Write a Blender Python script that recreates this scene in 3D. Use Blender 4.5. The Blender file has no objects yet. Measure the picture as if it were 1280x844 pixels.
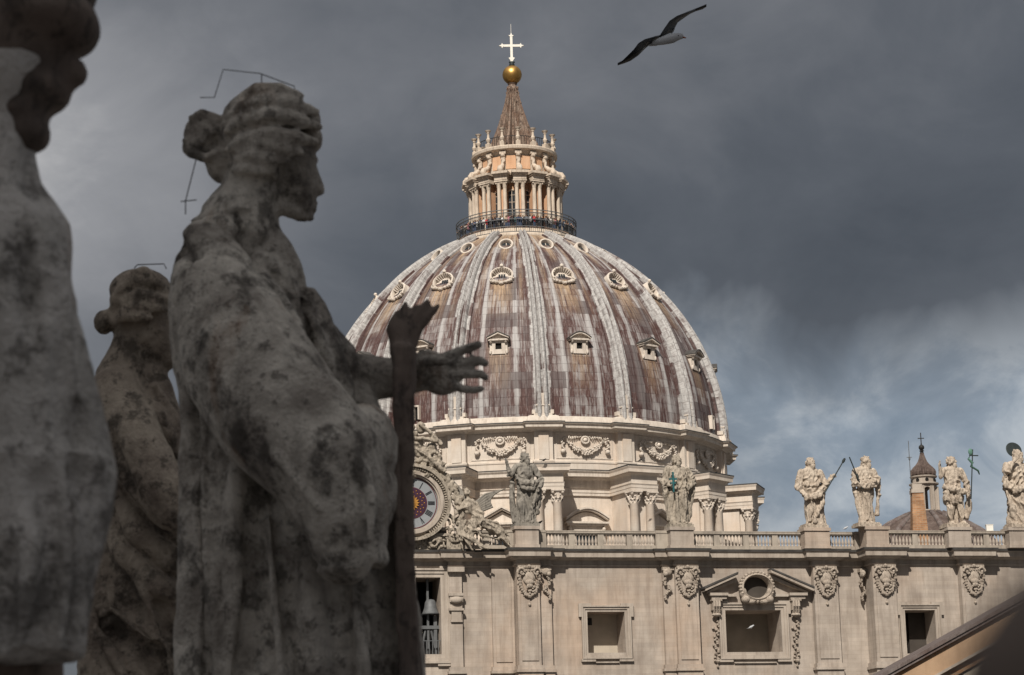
import bpy, math, random
from mathutils import Vector, Matrix, noise
C = bpy.context; S = C.scene; COL = S.collection
PI = math.pi; R = math.radians
random.seed(7)

# ------------------------------------------------------------ camera
FPX = 2900.0; PITCH = R(12.4); ROLL = R(1.5); CZ = 24.0
cam = bpy.data.cameras.new('camera'); camo = bpy.data.objects.new('camera', cam); COL.objects.link(camo)
_R = Vector((1, 0, 0)); _F = Vector((0, math.cos(PITCH), math.sin(PITCH))); _U = Vector((0, -math.sin(PITCH), math.cos(PITCH)))
_X = _R*math.cos(ROLL)-_U*math.sin(ROLL); _Y = _R*math.sin(ROLL)+_U*math.cos(ROLL)
m = Matrix((( _X.x, _Y.x, -_F.x, 0), (_X.y, _Y.y, -_F.y, 0), (_X.z, _Y.z, -_F.z, CZ), (0, 0, 0, 1)))
camo.matrix_world = m
cam.sensor_width = 36; cam.lens = FPX*36/1280
cam.clip_start = 0.1; cam.clip_end = 20000
cam.dof.use_dof = True; cam.dof.focus_distance = 230; cam.dof.aperture_fstop = 9.0; cam.dof.aperture_blades = 0
S.camera = camo

# ------------------------------------------------------------ world, sun, exposure
SUN_AZ = (-0.20, -1.0)                       # horizontal direction towards the sun
SUN_EL = R(43)
_h = Vector((SUN_AZ[0], SUN_AZ[1], 0)).normalized()
SUNV = (_h*math.cos(SUN_EL)+Vector((0, 0, math.sin(SUN_EL)))).normalized()
sl = bpy.data.lights.new('sun', 'SUN'); sl.energy = 5.0; sl.angle = R(0.5); sl.color = (1.0, 0.93, 0.83)
so = bpy.data.objects.new('sun', sl); COL.objects.link(so)
so.rotation_euler = (-SUNV).to_track_quat('-Z', 'Y').to_euler()
so.location = (0, 0, 300)
S.view_settings.view_transform = 'Standard'; S.view_settings.look = 'None'
S.view_settings.exposure = 0.0; S.view_settings.gamma = 1.0; S.view_settings.use_curve_mapping = False

W = bpy.data.worlds.new("World"); S.world = W; W.use_nodes = True
nt = W.node_tree; nt.nodes.clear()
class NB:
    """small helper to write node graphs"""
    def __init__(s, nt): s.nt = nt
    def n(s, t, **k):
        nd = s.nt.nodes.new(t)
        for a, v in k.items():
            if a == 'i':
                for kk, vv in v.items():
                    if isinstance(vv, bpy.types.NodeSocket): s.nt.links.new(vv, nd.inputs[kk])
                    else: nd.inputs[kk].default_value = vv
            else: setattr(nd, a, v)
        return nd
    def math(s, op, a, b=0.0, c=0.0, clamp=False):
        nd = s.nt.nodes.new('ShaderNodeMath'); nd.operation = op; nd.use_clamp = clamp
        for i, v in enumerate((a, b, c)):
            if isinstance(v, bpy.types.NodeSocket): s.nt.links.new(v, nd.inputs[i])
            else: nd.inputs[i].default_value = v
        return nd.outputs[0]
    def mix(s, f, a, b, mode='MIX'):
        nd = s.nt.nodes.new('ShaderNodeMix'); nd.data_type = 'RGBA'; nd.blend_type = mode
        for i, v in ((0, f), (6, a), (7, b)):
            if isinstance(v, bpy.types.NodeSocket): s.nt.links.new(v, nd.inputs[i])
            else: nd.inputs[i].default_value = (v if i == 0 else (*v, 1.0) if len(v) == 3 else v)
        return nd.outputs[2]
    def ramp(s, f, stops, interp='LINEAR'):
        nd = s.nt.nodes.new('ShaderNodeValToRGB'); nd.color_ramp.interpolation = interp
        el = nd.color_ramp.elements
        while len(el) < len(stops): el.new(0.5)
        for e, (p, c) in zip(el, stops):
            e.position = p; e.color = (c, c, c, 1) if not hasattr(c, '__len__') else (*c, 1)
        s.nt.links.new(f, nd.inputs[0]); return nd.outputs[0]
    def noise(s, vec, scale, detail=4, rough=0.55, dist=0.0):
        nd = s.nt.nodes.new('ShaderNodeTexNoise')
        nd.inputs['Scale'].default_value = scale; nd.inputs['Detail'].default_value = detail
        nd.inputs['Roughness'].default_value = rough; nd.inputs['Distortion'].default_value = dist
        if vec is not None: s.nt.links.new(vec, nd.inputs['Vector'])
        return nd.outputs[0]
    def mapv(s, vec, scale=(1, 1, 1), loc=(0, 0, 0), rot=(0, 0, 0)):
        nd = s.nt.nodes.new('ShaderNodeMapping'); nd.inputs['Scale'].default_value = scale
        nd.inputs['Location'].default_value = loc; nd.inputs['Rotation'].default_value = rot
        s.nt.links.new(vec, nd.inputs['Vector']); return nd.outputs[0]

b = NB(nt)
sky = b.n('ShaderNodeTexSky', sky_type='NISHITA', sun_disc=False)
sky.sun_elevation = SUN_EL; sky.sun_rotation = math.atan2(SUN_AZ[0], SUN_AZ[1])
bg1 = b.n('ShaderNodeBackground', i={'Strength': 0.06}); nt.links.new(sky.outputs[0], bg1.inputs[0])
tc = b.n('ShaderNodeTexCoord')
sep = b.n('ShaderNodeSeparateXYZ'); nt.links.new(tc.outputs['Generated'], sep.inputs[0])
az = b.math('ARCTAN2', sep.outputs[0], sep.outputs[1]); el = b.math('ARCSINE', sep.outputs[2])
cmb = b.n('ShaderNodeCombineXYZ', i={0: az, 1: el, 2: 0.0}); av = cmb.outputs[0]
big = b.noise(b.mapv(av, (6.5, 9, 1), (3.1, 1.7, 0)), 1.0, 5, 0.55, 0.6)
fine = b.noise(b.mapv(av, (17, 24, 1), (0.3, 5.7, 0)), 1.0, 6, 0.6, 0.4)
def blob(a0, e0, sa, se):
    x = b.math('MULTIPLY', b.math('SUBTRACT', az, R(a0)), 1/R(sa)); y = b.math('MULTIPLY', b.math('SUBTRACT', el, R(e0)), 1/R(se))
    r2 = b.math('ADD', b.math('MULTIPLY', x, x), b.math('MULTIPLY', y, y))
    return b.math('POWER', 2.718, b.math('MULTIPLY', r2, -1.0))
# brightness field of the cloud deck over azimuth and elevation
wob = b.math('MULTIPLY', b.math('SUBTRACT', big, 0.5), 0.10)
edge = b.math('ADD', b.math('MULTIPLY', az, -0.10), b.math('ADD', R(12.6), wob))
low = b.math('SMOOTH_MIN', 1.0, b.math('MAXIMUM', 0.0, b.math('ADD', 0.5, b.math('MULTIPLY', b.math('SUBTRACT', edge, el), 22.0))), 0.15)
rightm = b.math('MULTIPLY', b.math('ADD', 0.25, b.math('MULTIPLY', az, 5.2)), 1.0, clamp=True)
low = b.math('MULTIPLY', low, rightm, clamp=True)
upl = blob(-11.5, 16.0, 5.5, 4.5)
drk = blob(9, 14.6, 12, 2.6)
uprt = blob(3, 21, 14, 3.5)
v = b.math('ADD', 0.43, b.math('MULTIPLY', b.math('SUBTRACT', big, 0.5), 0.50))
v = b.math('ADD', v, b.math('MULTIPLY', b.math('SUBTRACT', fine, 0.5), 0.24))
v = b.math('ADD', v, b.math('MULTIPLY', upl, 0.40))
v = b.math('SUBTRACT', v, b.math('MULTIPLY', drk, 0.20))
v = b.math('ADD', v, b.math('MULTIPLY', uprt, 0.02))
zen = b.math('MULTIPLY', b.math('SUBTRACT', el, R(26)), 1.6, clamp=True)     # cloud thins and brightens overhead and behind
behind = b.math('MULTIPLY', b.math('MULTIPLY', b.math('ADD', sep.outputs[1], 0.1), -1.3), 0.9, clamp=True)
v = b.math('ADD', v, b.math('MULTIPLY', behind, 0.10))
v = b.math('ADD', v, b.math('MULTIPLY', zen, 0.62))
deck = b.ramp(v, [(0.1, (0.054, 0.060, 0.070)), (0.35, (0.102, 0.110, 0.124)), (0.55, (0.172, 0.178, 0.192)), (0.78, (0.30, 0.302, 0.315)), (1.0, (0.62, 0.61, 0.60))])
lowc = b.ramp(b.math('ADD', b.math('ADD', fine, 0.0), b.math('MULTIPLY', big, 0.5)), [(0.48, (0.190, 0.240, 0.300)), (0.68, (0.275, 0.325, 0.385)), (0.84, (0.45, 0.49, 0.53))])
cc = b.mix(low, deck, lowc)
bg2 = b.n('ShaderNodeBackground', i={'Strength': 1.0}); nt.links.new(cc, bg2.inputs[0])
msh = b.n('ShaderNodeMixShader', i={0: 0.93}); nt.links.new(bg1.outputs[0], msh.inputs[1]); nt.links.new(bg2.outputs[0], msh.inputs[2])
wo = b.n('ShaderNodeOutputWorld'); nt.links.new(msh.outputs[0], wo.inputs[0])

# ------------------------------------------------------------ pixel <-> world helpers (for measuring off the photograph)
def ray(px, py):
    dx, dy = px-640, py-422
    x = dx*math.cos(ROLL)-dy*math.sin(ROLL); y = dx*math.sin(ROLL)+dy*math.cos(ROLL)
    return Vector((x, FPX*math.cos(PITCH)+y*math.sin(PITCH), FPX*math.sin(PITCH)-y*math.cos(PITCH)))
def at(px, py, dist):
    d = ray(px, py); return Vector((0, 0, CZ))+d*(dist/d.y)
PHI = R(13.3); FQ = Vector((2.66, 175.5, 0)); FU = Vector((math.cos(PHI), math.sin(PHI), 0)); FN = Vector((-math.sin(PHI), math.cos(PHI), 0))
def fac(px, py, w=0.0):
    d = ray(px, py); t = (FQ.dot(FN)+w)/d.dot(FN); p = d*t
    return ((p-FQ).dot(FU), CZ+p.z)

# ------------------------------------------------------------ mesh builder
class MB:
    def __init__(s): s.v = []; s.f = []; s.uv = None; s.M = Matrix.Identity(4)
    def V(s, p): s.v.append(tuple(s.M @ Vector(p))); return len(s.v)-1
    def box(s, x0, x1, y0, y1, z0, z1):
        i = len(s.v)
        for z in (z0, z1):
            for x, y in ((x0, y0), (x1, y0), (x1, y1), (x0, y1)): s.V((x, y, z))
        s.f += [(i, i+3, i+2, i+1), (i+4, i+5, i+6, i+7), (i, i+1, i+5, i+4), (i+1, i+2, i+6, i+5), (i+2, i+3, i+7, i+6), (i+3, i, i+4, i+7)]
    def grid(s, rows, closed=False, cap=False):
        """rows: list of equal-length point lists"""
        ids = [[s.V(p) for p in r] for r in rows]; n = len(rows[0])
        for a, c in zip(ids, ids[1:]):
            for j in range(n if closed else n-1):
                k = (j+1) % n; s.f.append((a[j], a[k], c[k], c[j]))
        if cap:
            s.f.append(tuple(reversed(ids[0]))); s.f.append(tuple(ids[-1]))
        return ids
    def lathe(s, prof, n=24, c=(0, 0, 0), cap=True):
        rows = [[(c[0]+max(r, 1e-4)*math.cos(2*PI*k/n), c[1]+max(r, 1e-4)*math.sin(2*PI*k/n), c[2]+z) for k in range(n)] for r, z in prof]
        s.grid(rows, True, cap)
    def tube(s, pts, rad, n=8, flat=1.0):
        pts = [Vector(p) for p in pts]; rows = []
        if not hasattr(rad, '__len__'): rad = [rad]*len(pts)
        up = Vector((0, 0, 1))
        for i, p in enumerate(pts):
            t = (pts[min(i+1, len(pts)-1)]-pts[max(i-1, 0)]).normalized()
            a = t.cross(up if abs(t.z) < 0.95 else Vector((1, 0, 0))).normalized(); bb = t.cross(a).normalized()
            rows.append([tuple(p+(a*math.cos(2*PI*k/n)+bb*flat*math.sin(2*PI*k/n))*rad[i]) for k in range(n)])
        s.grid(rows, True, True)
    def caps(s, a, c, r0, r1, n=10):
        """capsule with round ends"""
        a, c = Vector(a), Vector(c); d = c-a
        t = d.normalized() if d.length > 1e-6 else Vector((0, 0, 1))
        pts = []; rr = []
        for q in (-1, -.8, -.45): pts.append(a+t*r0*q); rr.append(r0*math.sqrt(max(0, 1-q*q))+1e-4)
        pts.append(a); rr.append(r0); pts.append(c); rr.append(r1)
        for q in (.45, .8, 1): pts.append(c+t*r1*q); rr.append(r1*math.sqrt(max(0, 1-q*q))+1e-4)
        x = t.cross(Vector((0, 0, 1)) if abs(t.z) < .9 else Vector((1, 0, 0))).normalized(); y = t.cross(x)
        s.grid([[tuple(p+(x*math.cos(2*PI*k/n)+y*math.sin(2*PI*k/n))*r) for k in range(n)] for p, r in zip(pts, rr)], True, True)
    def chain(s, pts, rads, n=10):
        for i in range(len(pts)-1): s.caps(pts[i], pts[i+1], rads[i], rads[i+1], n)
    def ell(s, c, r, n=14, rot=None):
        c = Vector(c); rows = []
        if not hasattr(r, '__len__'): r = (r, r, r)
        for i in range(n//2+1):
            ph = -PI/2+PI*i/(n//2); row = []
            for k in range(n):
                p = Vector((r[0]*math.cos(ph)*math.cos(2*PI*k/n), r[1]*math.cos(ph)*math.sin(2*PI*k/n), r[2]*math.sin(ph)))
                if i in (0, n//2): p += Vector((math.cos(2*PI*k/n), math.sin(2*PI*k/n), 0))*1e-4
                if rot: p = rot @ p
                row.append(tuple(c+p))
            rows.append(row)
        s.grid(rows, True, True)
    def prism(s, poly, y0, y1, axis='y'):
        """extrude an (x,z) polygon along y (or (x,y) along z)"""
        n = len(poly)
        if axis == 'y': a = [s.V((x, y0, z)) for x, z in poly]; c = [s.V((x, y1, z)) for x, z in poly]
        else: a = [s.V((x, y, y0)) for x, y in poly]; c = [s.V((x, y, y1)) for x, y in poly]
        s.f.append(tuple(reversed(a))); s.f.append(tuple(c))
        for i in range(n): j = (i+1) % n; s.f.append((a[i], a[j], c[j], c[i]))
    def sweep(s, path, prof, closed=False, side=1):
        """moulding: prof=[(projection,z)] swept along plan path with mitres"""
        n = len(path); P = [Vector((p[0], p[1])) for p in path]; offs = []
        for i in range(n):
            segs = []
            if closed or i > 0: segs.append(P[i]-P[i-1])
            if closed or i < n-1: segs.append(P[(i+1) % n]-P[i])
            ns = [Vector((d.y, -d.x)).normalized()*side for d in segs]
            if len(ns) == 2: o = (ns[0]+ns[1])/max(0.35, 1+ns[0].dot(ns[1]))
            else: o = ns[0]
            offs.append(o)
        rows = [[(P[i].x+offs[i].x*pr, P[i].y+offs[i].y*pr, z) for i in range(n)] for pr, z in prof]
        s.grid(rows, closed)
    def build(s, name, mat, parent=None, smooth=False, fixn=True):
        me = bpy.data.meshes.new(name); me.from_pydata(s.v, [], s.f); me.update()
        if fixn:
            import bmesh
            bm = bmesh.new(); bm.from_mesh(me); bmesh.ops.recalc_face_normals(bm, faces=bm.faces[:]); bm.to_mesh(me); bm.free()
        if smooth:
            me.shade_smooth()
            if smooth == 'auto': me.set_sharp_from_angle(angle=R(35))
        me.materials.append(mat)
        o = bpy.data.objects.new(name, me); COL.objects.link(o)
        if parent: o.parent = parent
        return o
def tag(o, label=None, cat=None, group=None, kind=None):
    if label: o['label'] = label
    if cat: o['category'] = cat
    if group: o['group'] = group
    if kind: o['kind'] = kind
    return o
def empty(name, loc=(0, 0, 0), rz=0.0):
    o = bpy.data.objects.new(name, None); COL.objects.link(o); o.location = loc; o.rotation_euler = (0, 0, rz)
    o.empty_display_size = 0.5; return o
def inst(o, parent, loc=None, rz=None, mat=None):
    c = o.copy(); COL.objects.link(c); c.parent = parent
    if loc is not None: c.location = loc
    if rz is not None: c.rotation_euler = (0, 0, rz)
    return c

def sculpt(mb, name, mat, parent, voxel, fold=None, iters=2, adapt=0.0):
    """union all the rough volumes into ONE continuous carved surface, soften it, then carve folds"""
    me = bpy.data.meshes.new('tmp'); me.from_pydata(mb.v, [], mb.f); me.update()
    import bmesh
    bm = bmesh.new(); bm.from_mesh(me); bmesh.ops.recalc_face_normals(bm, faces=bm.faces[:]); bm.to_mesh(me); bm.free()
    t = bpy.data.objects.new('tmp', me); COL.objects.link(t)
    md = t.modifiers.new('r', 'REMESH'); md.mode = 'VOXEL'; md.voxel_size = voxel; md.adaptivity = adapt
    if iters:
        sm = t.modifiers.new('s', 'SMOOTH'); sm.factor = 0.5; sm.iterations = iters
    dg = C.evaluated_depsgraph_get(); ev = t.evaluated_get(dg)
    out = bpy.data.meshes.new_from_object(ev)
    bpy.data.objects.remove(t); bpy.data.meshes.remove(me)
    if fold:
        nv = [v.normal.copy() for v in out.vertices]
        for v, nn in zip(out.vertices, nv):
            v.co += nn*fold(v.co, nn)
        out.update()
    out.name = name; out.shade_smooth()
    out.materials.clear(); out.materials.append(mat)
    o = bpy.data.objects.new(name, out); COL.objects.link(o)
    if parent: o.parent = parent
    return o

# ------------------------------------------------------------ materials
def newmat(name, rough=0.85, metal=0.0):
    m = bpy.data.materials.new(name); m.use_nodes = True; t = m.node_tree
    bs = t.nodes['Principled BSDF']; bs.inputs['Roughness'].default_value = rough; bs.inputs['Metallic'].default_value = metal
    bs.inputs['Specular IOR Level'].default_value = 0.25
    return m, NB(t), bs
def bump(b, bs, h, strength=0.4, dist=0.05):
    bp = b.n('ShaderNodeBump', i={'Strength': strength, 'Distance': dist}); b.nt.links.new(h, bp.inputs['Height']); b.nt.links.new(bp.outputs[0], bs.inputs['Normal'])
def plain(name, col, rough=0.7, metal=0.0, var=0.25, sc=3.0):
    m, b, bs = newmat(name, rough, metal)
    tc = b.n('ShaderNodeTexCoord'); n = b.noise(tc.outputs['Object'], sc, 5)
    k = b.ramp(n, [(0.3, 1-var), (0.7, 1+var*0.4)])
    c = b.mix(1.0, col, k, 'MULTIPLY'); b.nt.links.new(c, bs.inputs['Base Color']); return m
def stone(name, c1, c2, dark, courses=None, stain=0.5, sc=1.0, lichen_shade=0.0, streak=0.35, bmp=0.3, course_amt=0.25, dsc=0.35):
    m, b, bs = newmat(name, 0.9)
    tc = b.n('ShaderNodeTexCoord'); ob = tc.outputs['Object']
    n1 = b.noise(b.mapv(ob, (sc, sc, sc)), 0.55, 6, 0.6); n2 = b.noise(b.mapv(ob, (sc*2.2, sc*2.2, sc*0.25), (4, 2, 1)), 1.0, 6, 0.65)
    col = b.mix(b.ramp(n1, [(0.32, 0.0), (0.68, 1.0)]), c1, c2)
    h = n1
    if courses:
        # ashlar: long blocks, each its own tone
        sp = b.n('ShaderNodeSeparateXYZ'); b.nt.links.new(ob, sp.inputs[0])
        cv = b.n('ShaderNodeCombineXYZ', i={0: b.math('ADD', sp.outputs[0], sp.outputs[1]), 1: sp.outputs[2], 2: 0.0})
        br = b.n('ShaderNodeTexBrick', offset=0.5, squash=1.0)
        br.inputs['Scale'].default_value = 1.0; br.inputs['Brick Width'].default_value = courses[0]; br.inputs['Row Height'].default_value = courses[1]
        br.inputs['Mortar Size'].default_value = courses[2]; br.inputs['Mortar Smooth'].default_value = 0.3; br.inputs['Bias'].default_value = 0.0
        br.inputs['Color1'].default_value = (0.72, 0.70, 0.68, 1); br.inputs['Color2'].default_value = (1.12, 1.08, 1.02, 1); br.inputs['Mortar'].default_value = (0.5, 0.44, 0.38, 1)
        b.nt.links.new(cv.outputs[0], br.inputs['Vector'])
        col = b.mix(course_amt*2, col, b.mix(1.0, col, br.outputs['Color'], 'MULTIPLY'))
        # rusty warm patches
        n4 = b.noise(b.mapv(ob, (0.12, 0.12, 0.09), (9, 3, 2)), 1.0, 5, 0.6)
        col = b.mix(b.math('MULTIPLY', b.ramp(n4, [(0.5, 0.0), (0.72, 1.0)]), 0.45), col, (c2[0]*1.12, c2[1]*0.86, c2[2]*0.66))
    col = b.mix(b.math('MULTIPLY', b.ramp(n2, [(0.45, 0.0), (0.75, 1.0)]), streak), col, dark)
    if lichen_shade:
        n3 = b.noise(b.mapv(ob, (sc*1.0, sc*1.0, sc*0.6), (7, 7, 3)), 3.2/dsc*0.35, 8, 0.7, 0.3)
        col = b.mix(b.math('MULTIPLY', b.ramp(n3, [(0.52, 0.0), (0.60, 1.0)]), lichen_shade), col, dark)
    b.nt.links.new(col, bs.inputs['Base Color'])
    nf = b.noise(ob, 6*sc, 6, 0.65)
    bump(b, bs, b.math('ADD', b.math('MULTIPLY', nf, 0.6), n2), bmp, 0.08/sc)
    return m
M = {}
M['facade'] = stone('facade_travertine', (0.315, 0.27, 0.232), (0.45, 0.395, 0.345), (0.15, 0.112, 0.088), courses=(3.1, 0.33, 0.012), streak=0.5, course_amt=0.15)  # tone set below the dome stone, partly standing in for cloud shade
M['facade_trim'] = stone('facade_trim_travertine', (0.34, 0.29, 0.245), (0.44, 0.385, 0.33), (0.13, 0.10, 0.08), streak=0.55)
M['carved'] = stone('carved_travertine', (0.34, 0.285, 0.235), (0.44, 0.38, 0.32), (0.09, 0.07, 0.055), lichen_shade=0.55, sc=3.0, streak=0.5, bmp=0.6)  # dark lichen blotches also stand in for shade in the carved hollows
M['flashing'] = plain('dark_lead_flashing', (0.075, 0.07, 0.066), 0.7, 0, .4, 1.5)
M['cornice'] = stone('cornice_travertine', (0.30, 0.26, 0.22), (0.42, 0.37, 0.31), (0.10, 0.085, 0.07), streak=0.5, sc=1.3)
M['dome_stone'] = stone('dome_travertine', (0.54, 0.482, 0.42), (0.64, 0.575, 0.51), (0.32, 0.25, 0.19), courses=(2.6, 0.8, 0.02), streak=0.35, course_amt=0.08)
M['dome_trim'] = stone('dome_trim_travertine', (0.54, 0.48, 0.415), (0.66, 0.59, 0.52), (0.24, 0.18, 0.135), streak=0.5, sc=1.4)
M['lantern_stone'] = stone('lantern_travertine', (0.50, 0.42, 0.34), (0.60, 0.51, 0.42), (0.16, 0.12, 0.09), streak=0.6, sc=2.0)
M['peach'] = stone('peach_plaster', (0.55, 0.33, 0.20), (0.62, 0.40, 0.26), (0.33, 0.18, 0.10), streak=0.4, sc=1.5)
M['saint'] = stone('statue_travertine', (0.30, 0.26, 0.21), (0.42, 0.365, 0.30), (0.075, 0.062, 0.05), lichen_shade=0.7, sc=2.2, streak=0.6, bmp=0.7)
M['saint_bright'] = stone('statue_pale_travertine', (0.40, 0.33, 0.265), (0.52, 0.445, 0.365), (0.10, 0.08, 0.062), lichen_shade=0.6, sc=2.2, streak=0.5, bmp=0.7)
M['saint_grey'] = stone('statue_grey_travertine', (0.19, 0.175, 0.155), (0.28, 0.255, 0.22), (0.06, 0.054, 0.048), lichen_shade=0.5, sc=1.8, streak=0.5, bmp=0.5)
M['palm'] = stone('palm_and_shade_stone', (0.13, 0.10, 0.085), (0.19, 0.15, 0.125), (0.03, 0.026, 0.024), lichen_shade=0.6, sc=6.0, streak=0.7, bmp=0.6)  # also used where shade below brim and hem is coloured in
def nearstone(name, pale, mid, dark, rust, k=1.0):
    m, b, bs = newmat(name, 0.92); tc = b.n('ShaderNodeTexCoord'); ob = tc.outputs['Object']
    a = b.noise(ob, 2.6*k, 8, 0.68, 0.4); c = b.noise(b.mapv(ob, (7*k, 7*k, 1.3*k), (3, 1, 2)), 1.0, 7, 0.7); d = b.noise(b.mapv(ob, (1, 1, 1), (9, 4, 7)), 17*k, 5, 0.75); e = b.noise(b.mapv(ob, (1, 1, .8), (5, 8, 1)), 6.5*k, 6, 0.7)
    col = b.mix(b.ramp(a, [(0.42, 0.0), (0.58, 1.0)]), mid, pale)
    col = b.mix(b.math('MULTIPLY', b.ramp(e, [(0.52, 0.0), (0.62, 1.0)]), 0.70), col, dark)
    col = b.mix(b.math('MULTIPLY', b.ramp(c, [(0.54, 0.0), (0.70, 1.0)]), 0.45), col, dark)
    col = b.mix(b.math('MULTIPLY', b.ramp(d, [(0.54, 0.0), (0.62, 1.0)]), 0.60), col, dark)
    col = b.mix(b.math('MULTIPLY', b.ramp(b.noise(b.mapv(ob, (6*k, 6*k, .8*k), (1, 6, 4)), 1.0, 5, 0.6), [(0.60, 0.0), (0.70, 1.0)]), 0.45), col, rust)
    b.nt.links.new(col, bs.inputs['Base Color'])
    bump(b, bs, b.math('ADD', d, b.math('ADD', e, b.noise(ob, 45*k, 5, .7))), 0.9, 0.03)
    return m
M['near'] = nearstone('weathered_statue_stone', (0.68, 0.625, 0.55), (0.30, 0.265, 0.23), (0.035, 0.029, 0.025), (0.25, 0.14, 0.075))
M['near2'] = nearstone('pale_weathered_statue_stone', (0.60, 0.565, 0.53), (0.41, 0.385, 0.355), (0.06, 0.052, 0.045), (0.36, 0.21, 0.13), 0.7)
M['near_warm'] = nearstone('warm_weathered_statue_stone', (0.44, 0.37, 0.295), (0.22, 0.175, 0.14), (0.026, 0.021, 0.017), (0.28, 0.17, 0.10), 0.8)
M['dark_lead'] = stone('dark_lead', (0.075, 0.052, 0.044), (0.15, 0.115, 0.10), (0.03, 0.022, 0.02), streak=0.7, sc=2.5, lichen_shade=0.4)
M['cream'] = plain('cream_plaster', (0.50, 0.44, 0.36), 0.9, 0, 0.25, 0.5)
M['shaded_cream'] = plain('shaded_cream_plaster', (0.26, 0.23, 0.19), 0.9, 0, 0.3, 0.5)  # the cream plaster darkened, so recess shadow sits in the colour
M['recess_shade'] = plain('deep_recess_shade', (0.07, 0.06, 0.052), 0.9, 0, 0.4, 0.5)  # cream darkened much further, colour standing in for deep recess shade
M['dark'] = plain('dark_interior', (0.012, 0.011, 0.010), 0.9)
M['glass'] = plain('dark_glass', (0.03, 0.035, 0.04), 0.15)
M['iron'] = plain('dark_iron', (0.035, 0.033, 0.032), 0.6, 0.3)
M['greyiron'] = plain('grey_metal_mesh', (0.13, 0.135, 0.14), 0.6, 0.2)
M['bronze'] = plain('bronze_patina', (0.03, 0.038, 0.038), 0.6, 0.3)
M['verdigris'] = plain('verdigris', (0.10, 0.20, 0.16), 0.7, 0.1)
M['teal'] = plain('teal_metal', (0.03, 0.13, 0.14), 0.6, 0.2)
M['gold'] = plain('gilt_bronze', (0.46, 0.27, 0.085), 0.42, 0.85, 0.5, 0.9)
M['whitepaint'] = plain('pale_metal', (0.80, 0.77, 0.70), 0.45, 0.0, 0.1)
M['ground'] = stone('cobbles', (0.09, 0.085, 0.08), (0.13, 0.125, 0.12), (0.05, 0.05, 0.05), sc=0.3)
M['roof'] = stone('roof_paving', (0.15, 0.14, 0.13), (0.22, 0.2, 0.19), (0.07, 0.06, 0.06), sc=0.6)

def brickmat():
    m, b, bs = newmat('brick', 0.9)
    tc = b.n('ShaderNodeTexCoord'); br = b.n('ShaderNodeTexBrick')
    sp = b.n('ShaderNodeSeparateXYZ'); b.nt.links.new(tc.outputs['Object'], sp.inputs[0])
    cv = b.n('ShaderNodeCombineXYZ', i={0: sp.outputs[0], 1: sp.outputs[2], 2: 0.0}); b.nt.links.new(cv.outputs[0], br.inputs['Vector'])
    br.inputs['Scale'].default_value = 1.0; br.inputs['Brick Width'].default_value = 0.5; br.inputs['Row Height'].default_value = 0.17; br.inputs['Mortar Size'].default_value = 0.02
    br.inputs['Color1'].default_value = (0.34, 0.17, 0.085, 1); br.inputs['Color2'].default_value = (0.50, 0.28, 0.15, 1); br.inputs['Mortar'].default_value = (0.40, 0.29, 0.20, 1)
    n = b.noise(tc.outputs['Object'], 1.2, 5); c = b.mix(1.0, br.outputs[0], b.ramp(n, [(0.3, 0.5), (0.7, 0.95)]), 'MULTIPLY')
    b.nt.links.new(c, bs.inputs['Base Color']); return m
M['brick'] = brickmat()

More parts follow.
